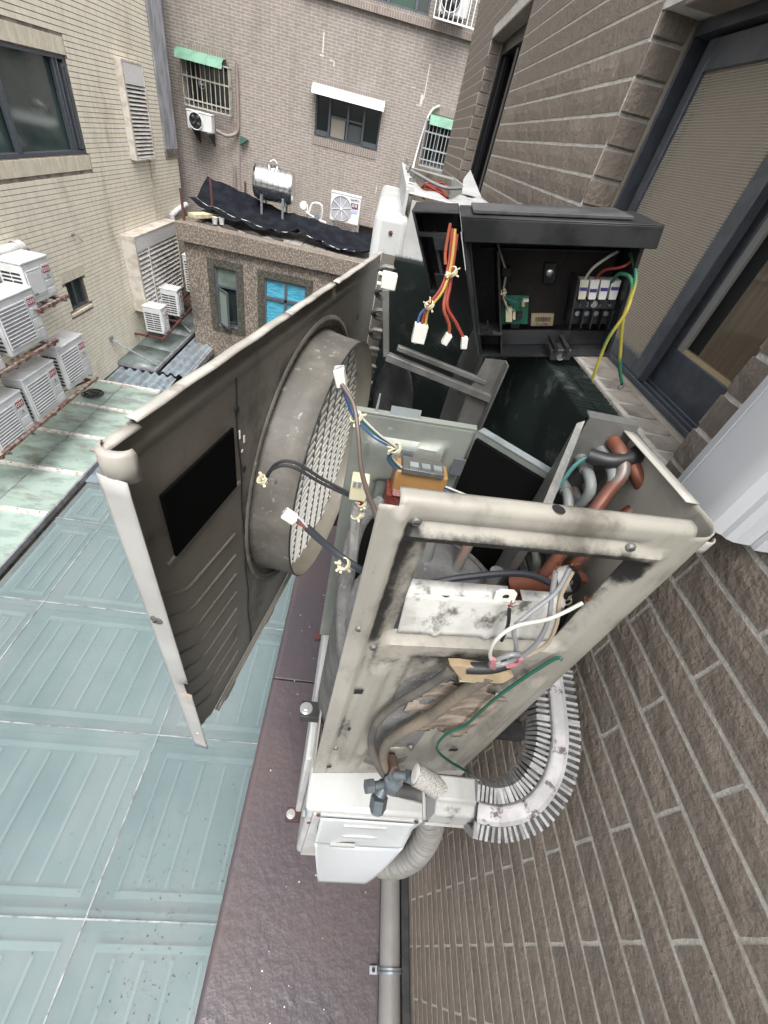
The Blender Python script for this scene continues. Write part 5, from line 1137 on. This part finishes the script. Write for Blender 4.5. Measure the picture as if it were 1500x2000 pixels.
m = MB(); cblock(m,.985,1.005,.02,1.0,.005,.085); m.build('side_wall', M_plastic, CB)
m = MB(); cblock(m,.0,1.0,.985,1.0,-.004,.085); m.build('floor_wall', M_plastic, CB)
m = MB(); cblock(m,.0,1.0,.86,.98,.040,.046); m.build('lower_step', M_plastic, CB)
m = MB(); cblock(m,-.015,1.03,-.01,.135,-.018,-.010); cblock(m,-.015,1.03,-.02,-.005,-.018,.10); lid = m.build('lid', M_plastic, CB, bev=.0012)
m = MB(); cblock(m,.06,.90,-.05,-.025,.0,.08); m.build('lid_ridge', mat('grey_dust_on_plastic',(.085,.085,.085),.7,col2=(.045,.045,.046),ns=14), lid, bev=.001)
m = MB(); cblock(m,.20,.97,.24,.86,.070,.078); bk = m.build('component_board', M_brownback, CB)
m = MB(); cblock(m,.10,.97,.235,.250,.060,.075); m.build('board_ridge', M_plastic, CB)
m = MB(); cblock(m,.185,.20,.20,.98,.0,.085); m.build('divider', M_plastic, CB)
m = MB(); cblock(m,.015,.03,.14,.98,-.002,.05); m.build('divider', M_plastic, CB)
m = MB(); cblock(m,.0,.20,.80,.815,-.004,.05); m.build('divider_shelf', M_plastic, CB)
m = MB(); cblock(m,.045,.13,.78,.80,-.006,.02); cblock(m,.09,.10,.70,.80,-.004,.0); m.build('clip', M_plastic, CB)
for u0, v0, u1, v1 in ((.66,.28,.675,.40),(.63,.52,.645,.62),(.34,.46,.35,.58),(.38,.46,.39,.58)): cblock(MB(),u0,u1,v0,v1,.068,.0705).build('vent_slot', M_black, bk)
m = MB(); cblock(m,.52,.60,.34,.50,.062,.071); bs_ = m.build('screw_boss', M_plastic, CB, bev=.001)
MB().lathe([(0,.003),(.004,.003),(.0065,.001),(.007,0)],CP(.56,.41,.062),-DV,14).build('screw', M_bolt, bs_)
m = MB(); cblock(m,.225,.425,.59,.83,.058,.061); pc = m.build('circuit_board', M_pcb, CB)
for u0,u1,v0,v1,c_ in ((.25,.30,.68,.80,M_ivory),(.305,.325,.70,.78,M_ivory),(.335,.38,.72,.77,M_slot),(.37,.395,.63,.67,M_labelp),(.38,.42,.61,.63,M_nylon),(.24,.26,.62,.66,M_nylon)): m = MB(); cblock(m,u0,u1,v0,v1,.050,.058); m.build('board_component', c_, pc)
m = MB(); cblock(m,.29,.36,.83,.86,.052,.060); m.build('board_clip', M_plastic, pc)
m = MB(); cblock(m,.46,.63,.755,.865,.0665,.0698); lbp = m.build('paper_label', M_labelp, CB)
for i in range(16):
    u = .49+i*.0075; w_ = random.choice((.002,.003,.0045)); cblock(MB(),u,u+w_,.785,.825,.0655,.0664).build('barcode_line', M_slot, lbp)
# lettering frame of the label plane
ux = (CP(1,.8,.0)-CP(0,.8,.0)).normalized(); uz = (CP(.5,.0)-CP(.5,1)).normalized(); un = ux.cross(uz).normalized(); uz = un.cross(ux)
def LM(u, v, d):
    c = CP(u,v,d); mm = Matrix.Identity(4)
    for i, a in enumerate((ux,uz,un)):
        for j in range(3): mm[j][i] = a[j]
    for j in range(3): mm[j][3] = c[j]
    return mm
text('label_lettering', '01-194', .0065, LM(.54,.845,.064), M_slot, lbp, .0001)
m = MB(); cblock(m,.55,.70,.90,1.0,-.020,.01); hb_ = m.build('cable_gland', M_plastic, CB, bev=.002)
for u in (.57,.65): m = MB(); cblock(m,u,u+.025,.87,.91,-.024,.03); m.build('gland_rib', M_plastic, hb_)
MB().lathe([(0,0),(.005,0),(.006,.002)],CP(.625,.955,-.0205),-DV,14).build('gland_screw', M_grey, hb_)
# terminal block
m = MB(); cblock(m,.70,.985,.50,.80,.040,.062); tb = m.build('terminal_block', M_plastic, CB, bev=.001)
m = MB(); cblock(m,.70,.985,.575,.65,.030,.040); m.build('number_strip', M_grey if False else M_plastic, tb, bev=.0006)
m = MB(); cblock(m,.70,.712,.40,.80,.020,.062); m.build('block_wall', M_plastic, tb)
for k in range(4):
    u = .728+k*.064
    m = MB(); m.add([CP(u,.42,.030),CP(u+.056,.42,.030),CP(u+.050,.565,.026),CP(u+.006,.565,.026),CP(u,.42,.050),CP(u+.056,.42,.050),CP(u+.05,.565,.050),CP(u+.006,.565,.050)],[(0,3,2,1),(4,5,6,7),(0,1,5,4),(1,2,6,5),(2,3,7,6),(3,0,4,7)]); iv = m.build('ivory_tab', M_nylon if k % 2 else mat('aged_ivory',(.60,.58,.47),.5) if 'aged_ivory' not in bpy.data.materials else M_nylon, tb)
    m = MB(); cblock(m,u+.006,u+.05,.475+.01*(k==1)-.008*(k==3),.500+.01*(k==1)-.008*(k==3),.0268,.0285); m.build('blue_mark', mat('blue_marker',(.05,.04,.22),.5) if 'blue_marker' not in bpy.data.materials else bpy.data.materials['blue_marker'], iv)
    m = MB(); cblock(m,u+.018,u+.040,.565,.60,.026,.034); m.build('terminal_slot', M_black, tb)
    MB().lathe([(0,.002),(.0035,.0018),(.0045,0)],CP(u+.03,.70,.037),-DV,12).build('terminal_screw', M_galv, tb)
    m = MB(); cblock(m,u+.056,u+.062,.65,.81,.024,.040); m.build('terminal_rib', M_plastic, tb)
    if k != 1: text('number', '123'[k] if k == 0 else ('3' if k == 2 else '⏚'), .0085, LM(u+.028,.612,.0285), M_galv, tb, .0002)
text('number', '2', .0085, LM(.735+.064+.006,.612,.0285), M_galv, tb, .0002)
MB().lathe([(0,.002),(.0045,.0018),(.0055,0)],CP(.728+.064+.055,.612,.030),-DV,14).build('terminal_screw', M_bolt, tb)
# left module of the box
m = MB(); cblock(m,-.30,-.02,-.03,-.015,.0,.10); cblock(m,-.30,-.02,-.03,.16,.095,.10); cblock(m,-.30,-.285,-.03,.50,.0,.10); lm = m.build('side_module', M_plastic, CB, bev=.001)
m = MB(); cblock(m,-.30,-.18,.48,.50,.0,.10); cblock(m,-.20,-.18,.10,.5,.0,.02); m.build('module_wall', M_plastic, lm)
m = MB(); cblock(m,-.29,-.05,.1,.12,-.004,.01); cblock(m,-.20,-.05,.12,.20,-.006,.02); m.build('module_bar', M_plastic, lm)
cblock(MB(),-.30,-.03,.0,.82,.098,.102).build('module_back', M_slot, lm)
m = MB(); cblock(m,-.24,-.14,.36,.48,-.004,.02); m.build('wire_clip', M_plastic, lm, bev=.001)
m = MB(); cblock(m,-.02,.0,.1,.9,-.010,.02); m.build('module_post', M_plastic, lm, bev=.001)
# grey tray frame under it
m = MB(); m.bar((.020,.66,-.165),(.040,.66,-.262),.010,.012,(0,1,0)); m.bar((.040,.66,-.262),(.235,.66,-.300),.012,.014,(0,1,0)); m.build('tray_frame', M_grey, CB, bev=.001)
m = MB(); m.bar((.055,.66,-.245),(.215,.665,-.275),.008,.010,(0,1,0)); m.build('tray_frame', M_grey, CB, bev=.001)
m = MB(); m.box(.012,.034,.655,.675,-.165,-.145); m.box(.006,.014,.660,.668,-.150,-.146); m.box(.006,.014,.660,.668,-.163,-.159); m.build('white_clip', M_nylon, CB, bev=.0015)
# wires of the box
def wires(name, label, strands, ends=()):
    t = thing(name, strands[0][0][0], label, 'wire', 'wires of the control box')
    for pts, r, mt in strands: MB().tube(pts, r*.82, n=8, k=6).build('strand', mt, t)
    for c, d, s_ in ends: plug(t, c, d, s_)
    return t
t = wires('red_wire_bundle', 'red and orange wires hanging out of the left end of the control box', [
 ([(.092,.65,-.075),(.098,.64,-.114),(.094,.625,-.141),(.081,.62,-.167),(.079,.62,-.192)],.0026,M_wred),([(.096,.65,-.075),(.101,.637,-.114),(.097,.622,-.143),(.084,.62,-.170),(.085,.62,-.192)],.0024,M_wyel),([(.081,.62,-.166),(.074,.62,-.178),(.073,.62,-.192)],.0024,M_wblue),
 ([(.098,.65,-.08),(.103,.635,-.135),(.104,.62,-.163),(.118,.62,-.183),(.122,.62,-.198)],.0030,M_wor),([(.100,.65,-.08),(.106,.633,-.133),(.108,.62,-.160),(.128,.62,-.180),(.145,.62,-.198)],.0030,M_wred),([(.088,.65,-.07),(.090,.645,-.10),(.094,.64,-.115)],.0026,M_wor)],
 [((.079,.619,-.203),(0,0,-1),.013),((.120,.618,-.203),(-.3,0,-1),.008),((.147,.618,-.203),(.2,0,-1),.008)])
tie(t, (.083,.618,-.163), .009); tie(t, (.104,.632,-.12), .010)
t = wires('board_harness', 'thin rainbow harness dropping to the small circuit board', [([CP(.20,.20,.05),CP(.235,.33,.045),CP(.25,.40,.045),CP(.235,.50,.045),CP(.225,.58,.042),CP(.26,.68,.046)],.0012,M_wred),([CP(.205,.20,.05),CP(.24,.33,.045),CP(.255,.40,.045),CP(.24,.50,.045),CP(.232,.58,.042),CP(.27,.69,.046)],.0012,M_wwht),([CP(.21,.20,.05),CP(.245,.33,.045),CP(.26,.40,.045),CP(.245,.50,.045),CP(.24,.58,.042),CP(.30,.61,.042),CP(.345,.64,.046),CP(.31,.71,.048)],.0013,M_wteal),([CP(.215,.21,.05),CP(.25,.34,.045),CP(.265,.41,.045),CP(.25,.51,.045),CP(.245,.58,.042),CP(.28,.66,.046)],.0012,M_wblk)])
tie(t, CP(.235,.54,.042), .006)
m = MB(); cblock(m,.225,.285,.36,.42,.040,.062); m.build('harness_clip', M_plastic, t)
wires('yellow_green_earth', 'yellow and green striped earth wires dangling from the terminal block', [([CP(.92,.43,.03),CP(.93,.35,.015),CP(.975,.36,.0),CP(1.0,.48,-.006),(.350,.608,-.120),(.348,.612,-.157),(.357,.615,-.20),(.362,.618,-.220)],.0030,M_yg),([CP(.98,.22,.03),CP(1.0,.34,.0),CP(1.0,.52,-.008),(.352,.61,-.125),(.372,.615,-.159),(.394,.618,-.194),(.411,.62,-.214)],.0030,M_yg)])
t = bpy.data.objects['yellow_green_earth']; MB().lathe([(.0035,-.0006),(.0055,0),(.0035,.0006)],(.414,.621,-.221),(0,1,.2),14,True).build('ring_lug', M_galv, t); MB().tube([(.411,.62,-.213),(.413,.62,-.218)],.002,n=6).build('crimp', M_slot, t)
wires('terminal_leads', 'red and pinkish-white leads arching over the terminal tabs', [([CP(.765,.43,.04),CP(.79,.33,.03),CP(.86,.25,.03),CP(.92,.22,.04)],.0024,M_wwht),([CP(.83,.43,.04),CP(.85,.34,.025),CP(.93,.30,.015),CP(.98,.26,.02),CP(1.0,.18,.03)],.0024,M_wred)])

# ---------------------------------------------------------------- lower condenser
LC = thing('lower_condenser', (.17,.65,-1.66), 'white condenser under the opened unit with a scooped valve cover on its end', 'air conditioner')
MB().box(.036,.300,.205,1.08,-1.655,-1.062).build('case', M_white, LC, bev=.012, seg=3)
MB().box(.030,.306,.198,1.085,-1.064,-1.040).build('lid', M_white, LC, bev=.010, seg=3)
MB().box(.016,.036,.30,1.05,-1.62,-1.08).build('front_grille_frame', M_white, LC, bev=.006)
m = MB(); m.box(.050,.290,.1965,.2045,-1.63,-1.075); m.build('end_plate', M_white, LC, bev=.002)
# scooped valve cover: shallow curved face above, wedge-shaped box below
M_cov = mat('blue_white_cover',(.56,.585,.595),.35,col2=(.50,.525,.535),ns=3)
def cov(u, v):
    x = .066+.208*u; b = 1-(2*u-1)**2
    return (x, .1935-.016*v-.010*(1-b)*v, -1.085-v*(.115+.085*b))
cv = MB().sheet([i/24 for i in range(25)],[i/12 for i in range(13)],cov).build('valve_cover', M_cov, LC, solid=.002, smooth=45)
def cov2(u, v):
    b = 1-(2*u-1)**2; x0 = .066+.208*u; y0 = .1775-.010*(1-b); z0 = -1.20-.085*b
    x1 = .105+.130*u; y1 = .128; z1 = -1.515
    return (x0+(x1-x0)*v, y0+(y1-y0)*v-.006*math.sin(math.pi*v), z0+(z1-z0)*v)
MB().sheet([i/24 for i in range(25)],[i/12 for i in range(13)],cov2).build('cover_scoop', mat('cover_scoop_paint',(.53,.56,.575),.33,col2=(.50,.525,.54),ns=3), cv, solid=.002, smooth=50)
m = MB(); m.prism([(.066,.195,-1.20),(.066,.1675,-1.205),(.105,.128,-1.515),(.105,.195,-1.54)],(.0015,0,0)); m.prism([(.272,.195,-1.20),(.272,.1675,-1.205),(.234,.128,-1.515),(.234,.195,-1.54)],(.0015,0,0)); m.prism([(.105,.128,-1.515),(.235,.128,-1.515),(.235,.195,-1.54),(.105,.195,-1.54)],(0,.0015,-.001)); m.build('cover_cheek', M_cov, cv)
MB().box(.236,.285,.165,.196,-1.56,-1.36).build('hose_port', M_cov, LC, bev=.006)
for z,w_ in ((-1.125,.10),(-1.20,.085)):
    y_ = .1935-.016*((-1.085-z)/.2)
    MB().box(.170-w_/2,.170+w_/2,y_-.004,y_+.006,z-.010,z+.010).build('grip_recess', M_white, cv, bev=.003)
MB().box(.105,.165,.170,.176,-1.262,-1.242).build('rating_label', mat('grey_label',(.40,.40,.39),.5), cv)
for x,z in ((.060,-1.07),(.275,-1.072),(.045,-1.15)): MB().lathe([(0,.004),(.004,.003),(.005,0)],(x,.196,z),(0,-1,0),12).build('screw', M_darkrust, LC)
MB().box(.028,.034,.203,.215,-1.18,-1.14).build('side_clip', M_galv, LC)
# corrugated drain hose
pth = [(.300,.255,-1.10),(.335,.250,-1.19),(.372,.235,-1.30),(.385,.215,-1.42),(.375,.195,-1.52),(.345,.185,-1.60),(.305,.19,-1.65)]
pp = catmull(pth, 30)
m = MB(); m.tube(pp,.034,n=18,rf=lambda f: 1+.11*math.sin(f*180*2*math.pi/4.6)); 
m.build('corrugated_hose', M_hose, None, smooth=70, label='grey corrugated hose curving from behind the lower condenser', cat='hose')
# brackets
for (x,y,z,lab) in ((0.0,.370,-.975,'steel bracket end with bright bolt under the opened unit'),(0.003,.300,-1.662,'rusty bracket end with bright bolt under the lower condenser')):
    t = thing('support_bracket', (.25,y,z), lab, 'bracket', 'brackets carrying the condensers')
    MB().box(-.012,.524,y-.018,y+.018,z-.022,z+.006).build('arm', M_darkrust if z < -1.2 else M_rubber, t, bev=.002)
    MB().lathe([(0,.010),(.006,.010),(.0065,.006),(.011,.006),(.011,.002),(.014,.002),(.014,0)],(x,y,z+.006),(0,0,1),20).build('bolt', M_bolt, t)
for (y,z,lab) in ((1.0,-.975,'far steel bracket under the opened unit'),(.95,-1.662,'far rusty bracket under the lower condenser')):
    t = thing('support_bracket', (.25,y,z), lab, 'bracket', 'brackets carrying the condensers'); MB().box(-.012,.524,y-.018,y+.018,z-.022,z+.006).build('arm', M_darkrust, t, bev=.002)

# ---------------------------------------------------------------- flexible trunking elbow and straight trunking
TE = thing('flexible_trunking_elbow', (.38,.2,-.75), 'white-spined ribbed trunking elbow bending round the lower corner of the opened unit', 'trunking')
ep_ = catmull([(.285,.163,-.752),(.330,.160,-.752),(.372,.172,-.732),(.402,.205,-.705),(.418,.250,-.685),(.424,.300,-.672),(.428,.36,-.66)], 12)
UPV = Vector((-.15,-.45,.88)).normalized()
def frame_at(i):
    t_ = (ep_[min(i+1,len(ep_)-1)]-ep_[max(i-1,0)]).normalized(); u = (UPV-t_*UPV.dot(t_)).normalized(); return t_, u, t_.cross(u)
m = MB()
sect = [(-.0315,-.026),(.0315,-.026),(.0315,.0195),(-.0315,.0195)]; V = []; F = []
for i in range(len(ep_)):
    t_, u, b = frame_at(i)
    for x, y in sect: V.append(ep_[i]+b*x+u*y)
for i in range(len(ep_)-1):
    for j in range(4): F.append((i*4+j,i*4+(j+1)%4,(i+1)*4+(j+1)%4,(i+1)*4+j))
m.add(V,F); m.build('core', mat('dark_trunk_core',(.07,.07,.07),.7,col2=(.04,.04,.04),ns=20), TE)
nr = 38
for k in range(nr):
    i = int((k+.5)*(len(ep_)-1)/nr); t_, u, b = frame_at(i); c = ep_[i]
    m = MB(); th = t_*.0022
    for sgn in (-1,1):
        poly = [c+b*(sgn*.013)+u*.026, c+b*(sgn*.036)+u*.023, c+b*(sgn*.038)+u*.010, c+b*(sgn*.038)-u*.026, c+b*(sgn*.026)-u*.028, c+b*(sgn*.026)+u*.018, c+b*(sgn*.013)+u*.021]
        m.prism([p-th for p in poly], th*2)
    m.build('rib', M_rib, TE)
m = MB(); V = []; F = []
for i in range(len(ep_)):
    t_, u, b = frame_at(i)
    for x, y in ((-.0150,.0235),(-.0125,.0300),(-.0085,.0265),(.0085,.0265),(.0125,.0300),(.0150,.0235)): V.append(ep_[i]+b*x+u*y)
for i in range(len(ep_)-1):
    for j in range(5): F.append((i*6+j,i*6+j+1,(i+1)*6+j+1,(i+1)*6+j))
m.add(V,F); m.build('spine', M_spine, TE, solid=.002, smooth=40)
TS = thing('straight_trunking', (.26,.165,-.77), 'chalky grey straight trunking sleeve joining the braided pipes to the ribbed elbow', 'trunking')
B_ = Matrix.Translation((.262,.166,-.752)) @ Matrix.Rotation(R(4),4,'Y')
m = MB(B_); m.prism([(-.042,-.020,.006),(-.042,-.006,.014),(-.042,-.003,.024),(-.042,.030,.026),(-.042,.034,-.030),(-.042,-.020,-.036),(-.042,-.024,-.030)],(.075,0,0)); m.build('sleeve', M_trunk, TS, bev=.003)
m = MB(B_); m.prism([(-.046,-.0265,-.034),(-.046,-.0235,-.030),(-.046,-.0205,-.040),(-.046,.03,-.036),(-.046,.03,-.040),(-.046,-.024,-.045)],(.085,0,0)); m.build('back_channel', M_trunk, TS)
for k in range(2): text('embossed_lettering', 'AC-75', .009, B_ @ Matrix.Translation((.012,-.0232,-.006-.014*k)) @ Matrix.Rotation(R(82),4,'X'), M_trunk, TS, .0004) if False else None
t = thing('insulated_pipes', (.2,.19,-.8), 'white braid-wrapped pipe and black pipe leading from the valves', 'pipe')
MB().tube([(.186,.192,-.722),(.205,.187,-.727),(.235,.178,-.742),(.262,.172,-.755)],.0165,n=18,k=6).build('braided_pipe', M_braid, t)
MB().lathe([(0,.001),(.010,.003),(.0165,0)],(.186,.192,-.722),(-.95,.1,.2),18).build('frayed_end', M_nylon, t)
MB().tube([(.168,.197,-.83),(.195,.190,-.812),(.225,.182,-.795),(.262,.172,-.778)],.0115,n=14,k=6).build('black_pipe', mat('scuffed_rubber',(.05,.048,.046),.55,col2=(.09,.085,.08),ns=14), t)
MB().tube([(.172,.203,-.845),(.20,.195,-.835),(.235,.186,-.82)],.0125,n=14,k=6).build('braided_pipe', M_braid, t)
# green wire behind the unit and grey box under the elbow
cable('green_wire_behind', 'thin green wire looping behind the unit above the ribbed elbow', [([(.35,.33,-.86),(.385,.36,-.85),(.41,.39,-.84),(.38,.36,-.90),(.36,.34,-.95)],.0028,M_wgrn)])
t = thing('wall_outlet_box', (.45,.5,-.95), 'grey metal wall box half hidden behind the near corner', 'box'); MB().box(.38,.515,.42,.60,-.97,-.88).build('box', M_grey, t, bev=.008); MB().lathe([(.016,0),(.014,-.008),(0,-.008)],(.42,.50,-.878),(0,0,1),16).build('knockout', M_slot, t)

# ---------------------------------------------------------------- white vertical trunking on the wall
t = thing('wall_trunking', (.485,.405,-.9), 'white plastic line-set trunking running up the tiled wall at right', 'trunking')
m = MB(); m.prism([(.519,.345,-.278),(.478,.347,-.278),(.470,.352,-.278),(.468,.358,-.278),(.462,.361,-.278),(.455,.366,-.278),(.452,.372,-.278),(.450,.385,-.278),(.450,.435,-.278),(.4515,.436,-.278),(.4515,.437,-.278),(.450,.438,-.278),(.452,.450,-.278),(.460,.457,-.278),(.519,.458,-.278)],(0,0,2.2)); m.build('cover', M_ductw, t, smooth=25)
MB().box(.500,.519,.338,.345,-.278,1.85).build('base_channel', M_ductw, t)

# ---------------------------------------------------------------- third condenser behind
TC = thing('far_condenser', (.14,1.75,-.95), 'white condenser farther along the ledge with its top torn open', 'air conditioner')
MB().box(-.022,.075,1.36,2.15,-.95,-.155).build('front_shell', M_white, TC, bev=.022, seg=4)
MB().lathe([(0,.003),(.005,.002),(.006,0)],(.028,1.358,-.20),(0,-1,0),12).build('screw', M_darkrust, TC)
m = MB(); m.box(.070,.30,1.362,1.372,-.95,-.118); m.box(.310,.318,1.372,2.6,-.95,-.100); m.box(.050,.058,1.372,2.6,-.95,-.100); m.box(.058,.310,2.59,2.6,-.95,-.100); m.box(.30,.31,1.362,1.372,-.95,-.118); m.build('shell_wall', M_white, TC)
MB().box(.080,.308,1.374,2.585,-.9,-.28).build('inner_floor', mat('mouldy_inside',(.16,.14,.11),.9,col2=(.08,.07,.055),ns=14,dirt=(.24,.23,.21),ds=20), TC)
m = MB(); m.prism([(.062,2.575,-.102),(.306,2.575,-.108),(.306,2.583,-.29),(.062,2.583,-.29)],(0,.004,0)); m.build('back_sheet', bpy.data.materials['mouldy_inside'], TC)
# torn front rim with a scooped edge
def scoop(u, v):
    x = .052+.262*u; dip = .025*math.sin(math.pi*u)**.8
    return (x, 1.375+(.62-.30*math.sin(math.pi*u)**.7)*v, -.094-dip*v-.012*(1-v)+.006*math.sin(u*19)*v)
MB().sheet([i/20 for i in range(21)],[0,.25,.5,.75,1],scoop).build('torn_lid', M_white, TC, solid=.003, smooth=60)
m = MB(); m.box(.048,.070,1.39,2.58,-.112,-.090); m.build('rim_strip', M_white, TC, bev=.003)
for y in (1.42,1.75,2.3): m = MB(); m.box(.055,.072,y,y+.02,-.085,-.078); m.cyl((.063,y+.01,-.085),(.063,y+.01,-.066),.003,n=8); m.build('rim_clip', M_grey, TC)
m = MB(); m.prism([(.25,1.75,-.098),(.318,1.75,-.098),(.310,2.1,-.045),(.285,2.05,-.075)],(0,0,-.004)); m.build('torn_flap', M_white, TC)
MB().tube([(.06,2.05,-.085),(.10,1.92,-.09),(.18,1.80,-.10),(.25,1.84,-.095),(.30,1.95,-.085)],.005,n=8,k=5).build('white_hose', M_wgry, TC)
t = thing('tangled_red_rope', (.18,2.15,-.28), 'tangled red rope lying inside the torn far condenser', 'cord')
pts = [(.19+.055*math.cos(i*.9)+.015*math.sin(i*2.3), 2.15+.16*math.sin(i*.9), -.125+.012*math.sin(i*1.7)-.0012*i) for i in range(26)]
MB().tube(pts,.004,n=6,k=3).build('cord', M_wred, t)
for s_ in (1.5,1.95):
    t = thing('support_bracket', (.2,s_,-.97), 'bracket under the torn far condenser, %s one' % ('nearer' if s_ < 1.7 else 'farther'), 'bracket', 'brackets carrying the condensers'); MB().box(-.03,.524,s_-.018,s_+.018,-.985,-.952).build('arm', M_darkrust, t)

m = MB()
for k in range(60):
    x, y = random.uniform(-.15,.40), random.uniform(-.4,2.2); r_ = random.uniform(.0012,.0035)
    m.lathe([(0,.0012),(r_*.7,.001),(r_,0)],(x,y,-2.2245),(random.uniform(-.1,.1),random.uniform(-.1,.1),1),6)
m.build('paint_flakes', M_nylon, None, kind='stuff', label='scattered white paint flakes on the stone ledge', cat='debris')

m = MB()
for k in range(1100):
    if k < 560: x, y = random.gauss(-1.0,.42), random.gauss(.7,.5)
    elif k < 700: x, y = random.gauss(-.8,.2), random.gauss(-.3,.3)
    else: x, y = random.uniform(-4,0), random.uniform(-1,5)
    a = random.uniform(0,6.28); l = random.uniform(.002,.0085); w = l*random.uniform(.3,.8); dx, dy = math.cos(a), math.sin(a); z = -4.9965
    m.add([(x-dx*l,y-dy*l,z),(x-dy*w,y+dx*w,z),(x+dx*l,y+dy*l,z+.003),(x+dy*w,y-dx*w,z+.001)],[(0,1,2,3)])
m.build('leaf_litter', mat('dark_litter',(.055,.06,.058),.9), None, kind='stuff', label='dark leaf litter specks scattered over the aqua glass', cat='debris', smooth=None, recalc=False)
